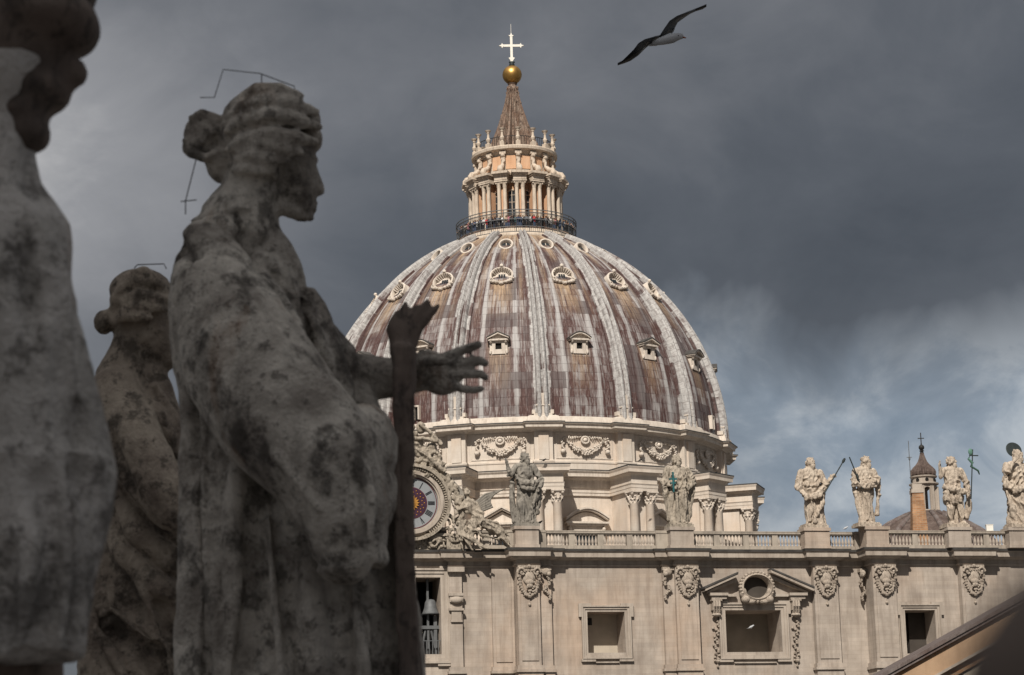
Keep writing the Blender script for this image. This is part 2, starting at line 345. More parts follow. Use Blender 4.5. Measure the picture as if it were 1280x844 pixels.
def leadmat(name, kind):
    """lead sheet: UV u = metres across, v = metres up the dome; uv2 via colour attribute 'mask' (R stain, G edge)"""
    m, b, bs = newmat(name, 0.55)
    uv = b.n('ShaderNodeUVMap'); uv.uv_map = 'UVMap'; U = uv.outputs[0]
    br = b.n('ShaderNodeTexBrick', offset=0.0 if kind == 'shell' else 0.5)
    br.inputs['Scale'].default_value = 1.0; br.inputs['Brick Width'].default_value = 0.62 if kind == 'shell' else 0.7; br.inputs['Row Height'].default_value = 1.1 if kind == 'shell' else 0.9
    br.inputs['Mortar Size'].default_value = 0.035; br.inputs['Mortar Smooth'].default_value = 0.2
    br.inputs['Color1'].default_value = (0, 0, 0, 1); br.inputs['Color2'].default_value = (1, 1, 1, 1); br.inputs['Mortar'].default_value = (0.5, 0.5, 0.5, 1)
    b.nt.links.new(U, br.inputs['Vector'])
    br2 = b.n('ShaderNodeTexBrick', offset=0.37)
    br2.inputs['Scale'].default_value = 1.0; br2.inputs['Brick Width'].default_value = 2.0; br2.inputs['Row Height'].default_value = 2.2; br2.inputs['Mortar Size'].default_value = 0.0
    br2.inputs['Color1'].default_value = (0, 0, 0, 1); br2.inputs['Color2'].default_value = (1, 1, 1, 1)
    b.nt.links.new(U, br2.inputs['Vector'])
    streak = b.noise(b.mapv(U, (3.6, 0.24, 1)), 1.0, 8, 0.74, 0.3)
    fine = b.noise(b.mapv(U, (9, 0.8, 1), (3, 3, 0)), 1.0, 7, 0.75)
    patch = b.noise(b.mapv(U, (0.28, 0.16, 1), (1, 9, 0)), 1.0, 4, 0.6)
    at_ = b.n('ShaderNodeAttribute'); at_.attribute_name = 'mask'; sepc = b.n('ShaderNodeSeparateColor'); b.nt.links.new(at_.outputs['Color'], sepc.inputs[0])
    if kind == 'shell':
        base = b.mix(b.ramp(fine, [(0.35, 0.0), (0.7, 1.0)]), (0.046, 0.020, 0.018), (0.125, 0.068, 0.060))
        w = b.math('ADD', b.math('MULTIPLY', streak, 0.75), b.math('MULTIPLY', patch, 0.42))
        w = b.math('ADD', w, b.math('MULTIPLY', b.math('SUBTRACT', br2.outputs[0], 0.5), 0.10))
        w = b.math('ADD', w, b.math('MULTIPLY', b.math('SUBTRACT', br.outputs[0], 0.5), 0.09))
        w = b.math('ADD', w, b.math('MULTIPLY', sepc.outputs[1], 0.28))
        col = b.mix(b.ramp(w, [(0.55, 0.0), (0.64, 0.5), (0.76, 1.0)]), base, (0.36, 0.345, 0.34))
        col = b.mix(b.math('MULTIPLY', b.ramp(fine, [(0.54, 0.0), (0.64, 1.0)]), 0.42), col, (0.40, 0.385, 0.38))
        col = b.mix(b.math('MULTIPLY', b.ramp(br2.outputs[0], [(0.76, 0.0), (0.80, 1.0)]), 0.7), col, (0.045, 0.022, 0.021))
        col = b.mix(b.math('MULTIPLY', sepc.outputs[2], b.ramp(patch, [(0.40, 0.0), (0.55, 0.85)])), col, (0.060, 0.024, 0.021))
    else:
        base = b.mix(b.ramp(fine, [(0.35, 0.0), (0.7, 1.0)]), (0.30, 0.29, 0.285), (0.52, 0.51, 0.495))
        w = b.math('ADD', b.math('MULTIPLY', streak, 0.5), b.math('MULTIPLY', patch, 0.5))
        w = b.math('ADD', w, b.math('MULTIPLY', b.math('SUBTRACT', br2.outputs[0], 0.5), 0.16))
        w = b.math('SUBTRACT', w, b.math('MULTIPLY', sepc.outputs[1], 0.16))
        col = b.mix(b.ramp(w, [(0.35, 1.0), (0.42, 0.0)]), base, (0.085, 0.05, 0.047))
    st = b.math('MULTIPLY', sepc.outputs[0], b.ramp(b.noise(b.mapv(U, (3.2, 0.22, 1), (5, 1, 0)), 1.0, 6, 0.7), [(0.38, 0.0), (0.55, 1.0)]))
    col = b.mix(st, col, (0.43, 0.31, 0.20))
    mort = b.math('MULTIPLY', br.outputs['Fac'], 0.55)
    col = b.mix(mort, col, b.mix(1.0, col, (0.45, 0.42, 0.42), 'MULTIPLY'))
    if kind != 'shell':
        mot = b.noise(b.mapv(U, (3.5, 2.2, 1), (2, 8, 0)), 1.0, 7, 0.75)
        col = b.mix(b.math('MULTIPLY', b.ramp(mot, [(0.48, 0.0), (0.60, 1.0)]), 0.5), col, (0.14, 0.11, 0.105))
    b.nt.links.new(col, bs.inputs['Base Color'])
    bump(b, bs, b.math('ADD', b.math('MULTIPLY', br.outputs['Fac'], -0.6), fine), 0.5, 0.06)
    return m
M['lead'] = leadmat('lead_sheet', 'shell'); M['lead_rib'] = leadmat('bleached_lead_rib', 'rib')
M['lead_plain'] = stone('weathered_lead', (0.10, 0.07, 0.062), (0.19, 0.165, 0.155), (0.045, 0.03, 0.028), streak=0.6, sc=2.5, lichen_shade=0.3)
M['spire_lead'] = stone('spire_lead', (0.17, 0.10, 0.07), (0.32, 0.25, 0.20), (0.03, 0.02, 0.017), streak=0.95, sc=2.2, lichen_shade=0.7, bmp=.8)

# ============================================================ GROUND, ROOF WE STAND ON, CLOUD
g = MB(); g.box(-9000, 9000, -3000, 15000, -1.0, 0.0); tag(g.build('ground', M['ground']), kind='structure')
colon = empty('colonnade', (0, 8, 0)); tag(colon, 'travertine colonnade roof under the dark foreground statues', 'colonnade')
g = MB(); g.box(-18, 18, -12, 9, 20.2, 22.0); g.build('roof', M['roof'], colon)
g = MB(); g.sweep([(-18, -12), (-18, 9), (18, 9), (18, -12)], [(0, 18.4), (.3, 18.4), (.3, 19.6), (.9, 19.8), (1.2, 20.3), (1.2, 20.7), (0, 21.0)], True, -1); g.build('cornice', M['facade_trim'], colon)
g = MB(); g.lathe([(1.0, 0), (1.0, .5), (.8, .7), (.8, 9), (.66, 17.5), (.95, 18), (.95, 18.4)], 20); pc = g.build('column', M['facade_trim'], colon, True); pc.location = (-16, 7.5, 0)
for i in range(1, 8): inst(pc, colon, (-16+i*4.57, 7.5, 0))

# storm cloud added out of view behind the viewpoint, placed to shade the foreground
cc_alt = 420.0
cen = Vector((-8, -25, 24))+SUNV*((cc_alt-24)/SUNV.z)
g = MB(); rnd = random.Random(3)
for i in range(46):
    a = rnd.uniform(0, 2*PI); q = math.sqrt(rnd.random())
    rr = rnd.uniform(22, 38)
    g.ell((q*math.cos(a)*75, q*math.sin(a)*62, rnd.uniform(-6, 10)), (rr, rr, rr*.45), 12)
cm = plain('shade_cloud', (0.55, 0.56, 0.6), 1.0)
cl = sculpt(g, 'cloud', cm, None, 4.0, lambda p, n: noise.fractal(p*0.03, 1, 2, 4)*9, 2)
cl.location = cen; tag(cl, kind='structure')

# ============================================================ FACADE
FO = empty('basilica_facade', FQ.copy(), PHI)
tag(FO, 'wide pale travertine church facade with pilasters and window openings below a balustrade', 'facade')
breaks = [(-22, .8), (-11.2, .8), (-7.95, .45), (-7.0, .8), (-4.68, .5), (-3.0, -.75), (-1.28, -.38), (-.29, 0), (8.53, -.35), (9.42, -.7), (11.21, 0),
          (20.62, -.6), (22.59, 0), (25.05, -1.7), (26.95, -1.05), (32.41, -1.65), (34.44, -1.05), (46, -1.65), (48, -1.05), (62, -1.05)]
def fpath(simple=False):
    p = []
    for i, (x, w) in enumerate(breaks):
        if i: p.append((x, breaks[i-1][1]))
        if i < len(breaks)-1: p.append((x, w))
    return p
FP = fpath()
ZR = 47.4      # rail top
ZC = 45.97     # cornice top
# pilasters as their own parts, walls between as one wall part
wins = {  # opening: x0,x1,z0,z1,depth,material
    'bell': (-10.75, -8.66, 38.0, 43.9), 'w1': (2.5, 5.5, 38.05, 41.45), 'w2': (13.43, 17.92, 38.15, 41.42), 'w3': (28.2, 30.7, 38.0, 41.5)}
holes = [fac(519, 722, .8)+fac(552, 818, .8), fac(733.5, 765)+fac(782, 816), fac(906, 763)+fac(978, 815), fac(1130, 763, -1)+fac(1171, 817, -1)]
holes = [(h[0], h[2], h[3], h[1]) for h in holes]
g = MB()
def wallbit(x0, x1, w, z0, z1):
    inside = [h for h in holes if h[0] > x0-.01 and h[1] < x1+.01]
    D = 3.2
    cur = x0
    for h in inside:
        g.box(cur, h[0], w, w+D, z0, z1); g.box(h[0], h[1], w, w+D, z0, h[2]); g.box(h[0], h[1], w, w+D, h[3], z1); cur = h[1]
    g.box(cur, x1, w, w+D, z0, z1)
# wall sections (pilaster zones are solid behind pilasters)
walls = [(-22, -3.0, .8), (-3.0, 25.3, 0.0), (25.3, 62, -1.05)]
for x0, x1, w in walls: wallbit(x0, x1, w, 0.0, 45.4)
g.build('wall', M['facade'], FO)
# pilasters
def pil(x0, x1, w, wb, name='pilaster'):
    q = MB(); q.box(x0, x1, w, wb+.05, 37.25, 44.75)
    # sunk edge fillet: a slightly prouder strip inside
    if x1-x0 > 1.2: q.box(x0+.22, x1-.22, w-.07, w-.001, 37.6, 44.5)
    q.box(x0-.12, x1+.12, w-.12, wb+.05, 36.95, 37.25); q.box(x0-.22, x1+.22, w-.24, wb+.05, 36.75, 36.95)
    q.box(x0-.1, x1+.1, w-.1, wb+.05, 20, 36.75)
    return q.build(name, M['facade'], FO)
pil(-7.95, -7.0, .45, .8); pil(-4.68, -3.0, .5, .8); pil(-1.28, -.29, -.38, 0); pil(-3.0, -1.28, -.75, .8)
pil(8.53, 9.42, -.35, 0); pil(9.42, 11.21, -.7, 0); pil(20.62, 22.59, -.6, 0); pil(25.05, 26.95, -1.7, 0.3); pil(32.41, 34.44, -1.65, -1.05); pil(46, 48, -1.65, -1.05)
# small strip pilaster bracket (left)
q = MB(); q.box(-8.05, -6.9, .2, .46, 42.55, 42.75); q.box(-7.98, -6.97, .27, .46, 42.1, 42.55); q.box(-8.05, -6.9, .2, .46, 41.45, 41.62)
q.box(-7.85, -7.1, .3, .46, 40.75, 41.45); q.box(-7.92, -7.03, .3, .46, 40.6, 40.75); q.ell((-7.47, .3, 42.25), (.5, .22, .28)); q.build('bracket', M['facade_trim'], FO, 'auto')
# string moulding above wall panels and the upper frieze
g = MB(); g.sweep(FP, [(0.0, 44.72), (.10, 44.72), (.14, 44.85), (.06, 44.88), (.05, 45.2), (0, 45.2)]); g.build('architrave_moulding', M['facade_trim'], FO)
g = MB(); g.sweep(FP, [(0.0, 45.15), (.10, 45.15), (.26, 45.22), (.50, 45.28), (.52, 45.34), (.74, 45.36), (.76, 45.70), (.80, 45.72), (.86, 45.80), (.1, 45.82)])
g.build('cornice', M['facade_trim'], FO)
g = MB(); g.sweep(FP, [(.1, 45.80), (.88, 45.80), (.92, ZC), (.1, ZC+.08), (-3.4, ZC+.10)]); g.build('cornice_flashing', M['flashing'], FO)
g = MB(); g.box(-22, 62, 4.0, 30, 0, 46.0); g.box(-22, 62, 29.9, 104, 0, 40.0); g.build('nave_body', M['roof'], FO)

# window rooms
def room(h, w, depth, mb_, mat, jam=None):
    x0, x1, z0, z1 = h; q = MB(); e = .02
    q.grid([[(x0-e, w+3.15, z0-e), (x0-e, w+depth, z0-e)], [(x0-e, w+3.15, z1+e), (x0-e, w+depth, z1+e)]])
    return q
def niche(h, w, depth, mat, extra=0.0):
    x0, x1, z0, z1 = h; q = MB()
    if depth <= 3.15: q.box(x0+.002, x1-.002, w+depth, w+depth+.1, z0+.002, z1-.002)
    else:
        e = extra; a, c = w+3.2, w+depth
        q.box(x0-e, x1+e, c, c+.2, z0-e, z1+e); q.box(x0-e-.2, x0-e, a, c, z0-e, z1+e); q.box(x1+e, x1+e+.2, a, c, z0-e, z1+e)
        q.box(x0-e-.2, x1+e+.2, a, c, z0-e-.2, z0-e); q.box(x0-e-.2, x1+e+.2, a, c, z1+e, z1+e+.2)
    return q.build('window_recess', mat, FO)
niche(holes[1], 0, 2.2, M['cream']); niche(holes[2], 0, 3.1, M['shaded_cream']); niche(holes[3], -1.05, 3.0, M['recess_shade']); niche(holes[0], .8, 3.12, M['dark'])
q = MB(); h = holes[3]; q.box(h[0]+1.1, h[1]-.002, .9, 1.94, h[2]+.002, h[3]-.002); q.build('window_recess', M['recess_shade'], FO)
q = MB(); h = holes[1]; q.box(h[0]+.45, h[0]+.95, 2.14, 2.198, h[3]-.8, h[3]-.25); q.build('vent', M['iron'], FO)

def frame(h, w, wd=.42, ear=.3, mat=None):
    """eared window architrave with stepped mouldings"""
    x0, x1, z0, z1 = h; q = MB()
    for k, (o, pr) in enumerate(((0, .10), (wd*.45, .18), (wd*.85, .27))):
        a = o; bb = (wd*.45, wd*.85, wd*1.1)[k]
        q.box(x0-bb, x0-a, w-pr, w+.02, z0-a, z1+a); q.box(x1+a, x1+bb, w-pr, w+.02, z0-a, z1+a)
        q.box(x0-bb, x1+bb, w-pr, w+.02, z1+a, z1+bb); q.box(x0-bb, x1+bb, w-pr, w+.02, z0-bb, z0-a)
    t = wd*1.1
    for sx in (-1, 1):
        xe = x0-t if sx < 0 else x1+t
        q.box(min(xe, xe+sx*.22), max(xe, xe+sx*.22), w-.24, w+.02, z1+t-.85, z1+t+.16)
        q.box(min(xe-sx*.75, xe-sx*.002), max(xe-sx*.75, xe-sx*.002), w-.24, w+.02, z1+t+.002, z1+t+.16)
        q.box(min(xe-sx*1.0, xe+sx*.1), max(xe-sx*1.0, xe+sx*.1), w-.22, w+.02, z0-t-.2, z0-t-.002)
    q.box(x0+.55, x1-.55, w-.16, w+.02, z0-t-.3, z0-t-.204) if x1-x0 > 2 else None
    return q.build('window_frame', mat or M['facade_trim'], FO)
frame(holes[1], 0); frame(holes[2], 0, .5); frame(holes[3], -1.05); frame(holes[0], .8, .62)
# pediment window extras
h = holes[2]; cx = (h[0]+h[1])/2
q = MB(); zt = 43.05
L = fac(877, 738)[0]; Rr = fac(1012, 738)[0]; ztip = 42.75; zap = 44.75
for sx, xe in ((-1, L), (1, Rr)):
    xi = cx+sx*1.35
    poly = [(xe, ztip+.02), (xe, ztip+.24), (xi, ztip+.24+(abs(xe-xi))*.42), (xi, ztip+.02+(abs(xe-xi))*.42)]
    q2 = MB(); pt = [(xe+sx*.06, ztip+.20), (xe+sx*.06, ztip+.36), (xi, ztip+.36+(abs(xe-xi))*.42), (xi, ztip+.244+(abs(xe-xi))*.42), (xe, ztip+.244)]; q2.prism(pt if sx < 0 else pt[::-1], -1.02, 0.01); q2.build('pediment_flashing', M['flashing'], FO)
    q.prism(poly if sx < 0 else poly[::-1], -.95, 0.01)
    poly2 = [(xe-sx*.3, ztip-.12), (xe-sx*.3, ztip+.05), (xi, ztip+.02+(abs(xe-xi))*.40), (xi, ztip-.30+(abs(xe-xi))*.40)]
    q.prism(poly2 if sx < 0 else poly2[::-1], -.45, -.0)
    xa = xe-sx*1.9; q.box(min(xe-sx*.45, xa), max(xe-sx*.45, xa), -.75, .01, 42.45, 42.66); q.box(min(xe-sx*.6, xa+sx*.1), max(xe-sx*.6, xa+sx*.1), -.6, .01, 42.2, 42.45)
    q.box(min(xi, xa), max(xi, xa), -.4, .01, 42.4, 42.6)
    q.build('pediment', M['facade_trim'], FO); q = MB()
oc = fac(943, 735)
q = MB()
for k in range(28):   # scalloped wreath round the oculus
    a = 2*PI*k/28; q.ell((oc[0]+1.32*math.cos(a), -.55, oc[1]+1.12*math.sin(a)), (.17, .3, .17), 8)
rows = []
for rr, pr in ((1.28, -.1), (1.28, -.75), (1.12, -.86), (1.0, -.62), (.98, .2)):
    rows.append([(oc[0]+rr*1.03*math.cos(2*PI*k/36), pr, oc[1]+rr*.84*math.sin(2*PI*k/36)) for k in range(36)])
q.grid(rows, True)
for sx in (-1, 1):
    q.ell((oc[0]+sx*.95, -.6, oc[1]-.95), (.36, .35, .33)); q.ell((oc[0]+sx*.5, -.55, oc[1]-1.12), (.42, .3, .22)); q.ell((oc[0]+sx*1.1, -.5, oc[1]-.45), (.3, .3, .42))
q.build('oculus_frame', M['carved'], FO, 'auto')
q = MB(); q.grid([[(oc[0]+r*math.cos(2*PI*k/30), -.05, oc[1]+r*.82*math.sin(2*PI*k/30)) for k in range(30)] for r in (1.02, .01)], True); q.build('oculus_opening', M['recess_shade'], FO)
def console():
    q = MB(); q.box(-.42, .42, -.62, .01, 1.0, 1.2); q.box(-.34, .34, -.5, .01, .3, 1.0)
    for k in range(3): q.tube([(-.2+k*.2, -.55, 1.0), (-.2+k*.2, -.62, .6), (-.2+k*.2, -.42, .2), (-.2+k*.2, -.3, 0)], .1, 8)
    q.ell((0, -.35, -.05), (.4, .25, .16)); z = -.3
    rnd = random.Random(5)
    for k in range(26):
        zz = -.25-k*.13; wd = .12+.16*abs(math.sin(k*.33))
        q.ell((rnd.uniform(-wd, wd), -.14, zz), (.13, .12, .1), 7)
    q.tube([(0, -.1, -3.5), (0, -.1, -3.9)], .04, 6); q.ell((0, -.1, -3.95), .1, 8); q.ell((0, -.14, -3.55), (.22, .15, .14), 8)
    return q
for px in (894, 993):
    f = fac(px, 770); o = console().build('console', M['carved'], FO, 'auto'); o.location = (f[0], 0, 41.05)

# carved pilaster capitals with garlands
def capital(seed=0):
    q = MB(); rnd = random.Random(seed)
    q.box(-.85, .85, -.32, .01, 1.72, 1.9); q.box(-.7, .7, -.24, .01, 1.35, 1.72)
    for k in range(5): q.ell((-.44+k*.22, -.26, 1.52), (.075, .09, .1), 6)
    for sx in (-1, 1):
        pts = []
        for k in range(15):
            t = k/14; a = t*2.3*PI; r = .36*(1-.78*t); pts.append((sx*(.68+r*math.cos(a)*.9-.1), -.3-.1*t, 1.38+r*math.sin(a)))
        q.tube(pts, [.10-.045*k/14 for k in range(15)], 7)
        q.ell((sx*.62, -.36, 1.36), .11, 8)
        for k in range(11):     # swag hanging from the volutes
            t = k/10; x = sx*(.78-.72*t**1.5); z = 1.1-1.45*math.sin(t*PI/2)
            q.ell((x+rnd.uniform(-.05, .05), -.2, z), (.15, .17, .14), 7)
            if k % 2 == 0: q.tube([(x, -.12, z), (x+sx*.22, -.1, z-.10)], [.07, .02], 5)
    q.ell((0, -.28, 1.82), (.16, .14, .15), 8)
    q.ell((0, -.16, .95), (.5, .2, .5)); q.ell((0, -.3, .62), (.34, .2, .25)); q.ell((0, -.34, .35), (.26, .16, .2))
    for k in range(22): q.ell((rnd.uniform(-.42, .42), -.3+rnd.uniform(-.05, .05), rnd.uniform(-.25, .8)), (.1, .1, .09), 6)
    q.ell((0, -.2, -.42), (.2, .16, .14), 8); q.tube([(0, -.1, -.5), (0, -.1, -.95)], .035, 6); q.ell((0, -.12, -1.02), .12, 8)
    return q
cap0 = capital(1).build('capital', M['carved'], FO, 'auto')
zc = 42.8
cap0.location = (-2.12, -.75, zc)
for x, w in ((10.35, -.7), (21.6, -.6), (26.05, -1.7), (33.45, -1.65), (47, -1.65)): inst(cap0, FO, (x, w, zc))
def halfcap():  # narrower carved capital on the set-back pilaster
    q = MB(); rnd = random.Random(9); q.box(-.42, .5, -.26, .01, 1.6, 1.85)
    q.ell((.1, -.25, 1.45), (.36, .2, .3)); q.ell((.28, -.3, 1.3), (.2, .2, .2))
    for k in range(18): q.ell((.2+.22*math.sin(k*.5)+rnd.uniform(-.1, .1), -.2, 1.1-k*.1), (.13, .14, .1), 7)
    return q
hc = halfcap().build('capital', M['carved'], FO, 'auto'); hc.location = (-.8, -.38, zc)
c2 = inst(hc, FO, (8.95, -.35, zc)); c2.scale = (-1, 1, 1)
c3 = inst(hc, FO, (24.78, 0, zc-.1)); c3.scale = (-.6, 2.2, 1)
# strip capital, bell opening furniture
q = MB(); q.box(-8.1, -6.85, .1, .46, 44.35, 44.72); q.build('capital', M['facade_trim'], FO)
h = holes[0]
q = MB(); q.box(h[0]+1.0, h[0]+1.16, 1.6, 1.8, h[2], h[3]); q.box(h[0], h[1], 1.5, 1.8, 40.2, 40.45)
q.box(h[0]+1.5, h[0]+1.75, 1.55, 1.85, h[2], 41.2); q.tube([(h[0]+1.3, 1.7, 40.2), (h[1]-.2, 1.7, h[2])], .09, 6); q.tube([(h[0]+.9, 1.7, 40.2), (h[0]+.5, 1.7, h[2])], .09, 6)
q.build('bell_beam', M['greyiron'], FO)
q = MB(); q.lathe([(.05, 1.15), (.3, 1.1), (.42, .9), (.48, .5), (.62, .12), (.70, 0), (.6, 0)], 20); o = q.build('bell', M['greyiron'], FO, True); o.location = (h[0]+1.3, 1.7, 41.3)
q = MB()
for k in range(9): q.tube([(h[0]+.12+k*.23, 1.0, h[2]), (h[0]+.12+k*.23, 1.0, h[2]+1.0)], .035, 6)
q.box(h[0], h[1], .96, 1.04, h[2]+1.0, h[2]+1.06); q.build('railing', M['greyiron'], FO)

# balustrade
BL = empty('balustrade'); BL.parent = FO
BAL = MB(); BAL.lathe([(.11, 0), (.11, .07), (.06, .10), (.09, .2), (.115, .32), (.09, .45), (.05, .62), (.045, .75), (.08, .80), (.08, .84), (.10, .86), (.10, .92)], 10)
ZB = ZC+.12
bal0 = BAL.build('baluster', M['facade_trim'], BL, True)
_mesh = bal0.data; bpy.data.objects.remove(bal0)
nb = 0
def bw(x): return -.45 if x < 24.6 else -1.5
rail = MB(); plinth = MB(); dies = []
def seg(x0, x1, npan):
    global nb
    w = bw((x0+x1)/2)
    rail.box(x0, x1, w-.24, w+.24, ZR-.2, ZR-.06); rail.box(x0, x1, w-.26, w+.26, ZR-.059, ZR); rail.box(x0, x1, w-.18, w+.18, ZR-.27, ZR-.2)
    plinth.box(x0, x1, w-.22, w+.22, ZC+.02, ZB+.16)
    die = .46; pw = ((x1-x0)-die*(npan-1))/npan
    for i in range(npan):
        a = x0+i*(pw+die); n = max(3, round(pw/.27))
        for k in range(n):
            o = bpy.data.objects.new('baluster', _mesh); COL.objects.link(o); o.parent = BL
            o.location = (a+pw*(k+.5)/n, w, ZB+.16); o.scale = (1, 1, (ZR-.27-ZB-.16)/.92); nb += 1
        if i < npan-1: rail.box(a+pw, a+pw+die, w-.15, w+.15, ZB+.16, ZR-.27)
def ped(x0, x1, w, hz=0.0, name='pedestal', proud=0.0):
    q = MB(); q.box(x0, x1, w-.55-proud, w+.75, ZC+.02, ZR-.16+hz); q.box(x0-.1, x1+.1, w-.65-proud, w+.85, ZR-.16+hz, ZR+.08+hz); q.box(x0-.08, x1+.08, w-.62-proud, w+.8, ZC+.021, ZB+.12)
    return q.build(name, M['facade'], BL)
PD = [(645, 674), (839, 868), (1007, 1038), (1084, 1112), (1187, 1215), (1263, 1296)]
px_w = [-1.1, -1.1, -1.1, -2.0, -2.0, -2.0]
PE = []
for (a, c), w in zip(PD, px_w):
    xa, xc = fac(a, 675, w-.5)[0], fac(c, 675, w-.5)[0]; PE.append(((xa+xc)/2, w+.15)); ped(xa, xc, w+.15, .12)
ex = [(fac(a, 675, w-.5)[0], fac(c, 675, w-.5)[0]) for (a, c), w in zip(PD, px_w)]
def dieblock(x0, x1):
    w = bw((x0+x1)/2); rail.box(x0, x1, w-.3, w+.3, ZC+.03, ZR-.19); rail.box(x0, x1, w-.34, w+.34, ZR-.18, ZR+.02)
seg(-6.9, ex[0][0]-.5, 2); dieblock(ex[0][0]-.5, ex[0][0]+.1)
dieblock(ex[0][1]-.1, ex[0][1]+.75); seg(ex[0][1]+.75, ex[1][0]-.95, 4); dieblock(ex[1][0]-.95, ex[1][0]+.1)
seg(ex[1][1], ex[2][0], 4); seg(ex[2][1], 24.15, 1)
dieblock(24.15, 24.95); seg(ex[3][1], ex[4][0], 2); seg(ex[4][1], ex[5][0], 2)
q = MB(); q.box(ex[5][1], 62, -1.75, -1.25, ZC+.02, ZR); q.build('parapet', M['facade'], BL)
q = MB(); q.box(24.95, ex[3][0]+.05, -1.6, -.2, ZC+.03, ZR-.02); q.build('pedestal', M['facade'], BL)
rail.build('handrail', M['cornice'], BL); plinth.build('plinth', M['cornice'], BL)
print('balusters', nb)

# ============================================================ facade statues (5.7 m saints)
def hand(q, p, d, s=1.0, spread=.05, up=Vector((0, 0, 1))):
    """mitten-free hand: palm, four fingers and a thumb, closed slightly"""
    p = Vector(p); d = Vector(d).normalized(); side = d.cross(up).normalized() if abs(d.dot(up)) < .95 else Vector((1, 0, 0)); nrm = side.cross(d)
    q.ell(p+d*.12*s, (.13*s, .09*s, .15*s), 8)
    for i in range(4):
        o = p+d*.2*s+nrm*((i-1.5)*.075*s); t = o+d*(.2+.04*(1.5-abs(i-1.5)))*s+side*.05*s
        q.caps(o, t, .045*s, .035*s, 6)
    q.caps(p+d*.05*s+nrm*.1*s, p+d*.2*s+nrm*.22*s, .05*s, .035*s, 6)

def saint(name, label, x, w, zb, mat, spec, height=5.7):
    root = empty(name); root.parent = None
    p = FQ+FU*x+FN*w; root.location = (p.x, p.y, zb); root.rotation_euler = (0, 0, PHI)
    tag(root, label, 'statue', 'saint statues along the facade balustrade')
    root.scale = (height/5.7,)*3
    q = MB(); sp = spec
    # robe
    rows = []
    for z, xc, hw, dp in sp['robe']:
        rows.append([(xc+hw*math.cos(2*PI*k/22)*(1+.05*math.sin(5*2*PI*k/22+z)), dp*math.sin(2*PI*k/22)*(1+.08*math.sin(4*2*PI*k/22+z*1.3)), z) for k in range(22)])
    q.grid(rows, True, True)
    hx, hz = sp['head']; sh = sp['sh']           # shoulders z
    tl = sp.get('turn', .1)
    q.ell((sp.get('cx', 0), .02, sh-.55), (.70, .46, .72), 16); q.ell((sp.get('cx', 0), .05, sh-.1), (.78, .40, .34), 16)
    q.caps((sp.get('cx', 0), .03, sh), (hx, -.02, hz-.25), .27, .22)
    q.ell((hx, 0, hz), (.31, .37, .43), 16)                            # skull
    f = Vector((math.sin(tl), -math.cos(tl), 0)); sd = Vector((f.y, -f.x, 0))
    q.ell(Vector((hx, 0, hz-.08))+f*.20, (.22, .20, .33), 12)              # face
    q.caps(Vector((hx, 0, hz+.05))+f*.38, Vector((hx, 0, hz-.08))+f*.46, .035, .055, 6)   # nose
    for s_ in (-1, 1): q.ell(Vector((hx, 0, hz+.10))+f*.36+sd*s_*.11, (.07, .05, .035), 6)  # brows
    if sp.get('beard', 1):
        q.ell(Vector((hx, 0, hz-.36))+f*.30, (.19, .17, .26), 10)
        for k in range(5): q.caps(Vector((hx, 0, hz-.3))+f*.36+sd*(k-2)*.07, Vector((hx, 0, hz-.6))+f*.33+sd*(k-2)*.05, .05, .03, 6)
    rnd = random.Random(hash(name+label) % 1000 if False else int(x*10)+77)
    for k in range(sp.get('locks', 26)):                                    # hair locks
        a = rnd.uniform(-PI*.75, PI*.75); back = -f*math.cos(a)*.33+sd*math.sin(a)*.31
        zz = hz+rnd.uniform(-.35, .34); sc_ = math.sqrt(max(.15, 1-((zz-hz)/.46)**2)) if zz > hz else 1
        q.ell(Vector((hx, 0, zz))+back*sc_*1.05, (.10, .10, .12), 6)
    for arm in sp['arms']:
        pts = [Vector(a) for a in arm[0]]; q.chain(pts, arm[1], 10)
        if len(arm) > 2 and arm[2]: hand(q, pts[-1], pts[-1]-pts[-2], 1.0)
    for t in sp.get('folds', []): q.tube([Vector(a) for a in t[0]], t[1], 8)
    for e in sp.get('blobs', []): q.ell(e[0], e[1], 12)
    for leg in sp.get('legs', []): q.chain([Vector(a) for a in leg[0]], leg[1], 10)
    for fx, fy in sp.get('feet', [(-.3, -.45), (.35, -.5)]): q.caps((fx, fy+.25, .38), (fx*1.15, fy-.08, .32), .14, .10, 8)
    a0, fq = sp.get('fa', .10), sp.get('ff', 3.4); sl_ = sp.get('slant', .5); top = sp.get('ftop', sh-.2)
    off = x*3.3
    def fold(p, n):
        fine_ = noise.fractal(Vector((p.x*5+off, p.y*5, p.z*3.2)), 1, 2, 3)*.028
        if p.z > top: return fine_
        k = min(1, (top-p.z)/.5)
        low_ = min(1, max(0, (3.2-p.z)/1.2))            # long vertical folds below the waist, short oblique ones above
        bend = noise.noise(Vector((p.x*.8+off, p.y*.8, p.z*.5)))*1.1
        v1 = noise.noise(Vector(((p.x+sl_*.35*p.z)*2.6+bend, p.y*2.6, p.z*.35+off)))
        v2 = noise.noise(Vector(((p.x-.5*p.z)*2.9+off, p.y*2.6+1.7, (p.z+.6*p.x)*2.0)))
        r1 = 1-abs(v1)*3.2; r2 = 1-abs(v2)*3.0
        return (r1*low_+r2*(1-low_)*.8)*a0*1.15*k+fine_
    body = sculpt(q, 'statue_body', mat, root, .032, fold, 1)
    q = MB()
    pr = [(-.95, -.75), (.95, -.75), (1.0, .7), (-1.0, .7)]
    q.prism([(a*1.0, c*.95) for a, c in pr], 0, .22, 'z'); q.prism([(a*.9, c*.85) for a, c in pr], .22, .34, 'z')
    q.build('base', mat, root)
    return root
def child(mb, name, mat, root, smooth=False): return mb.build(name, mat, root, smooth)

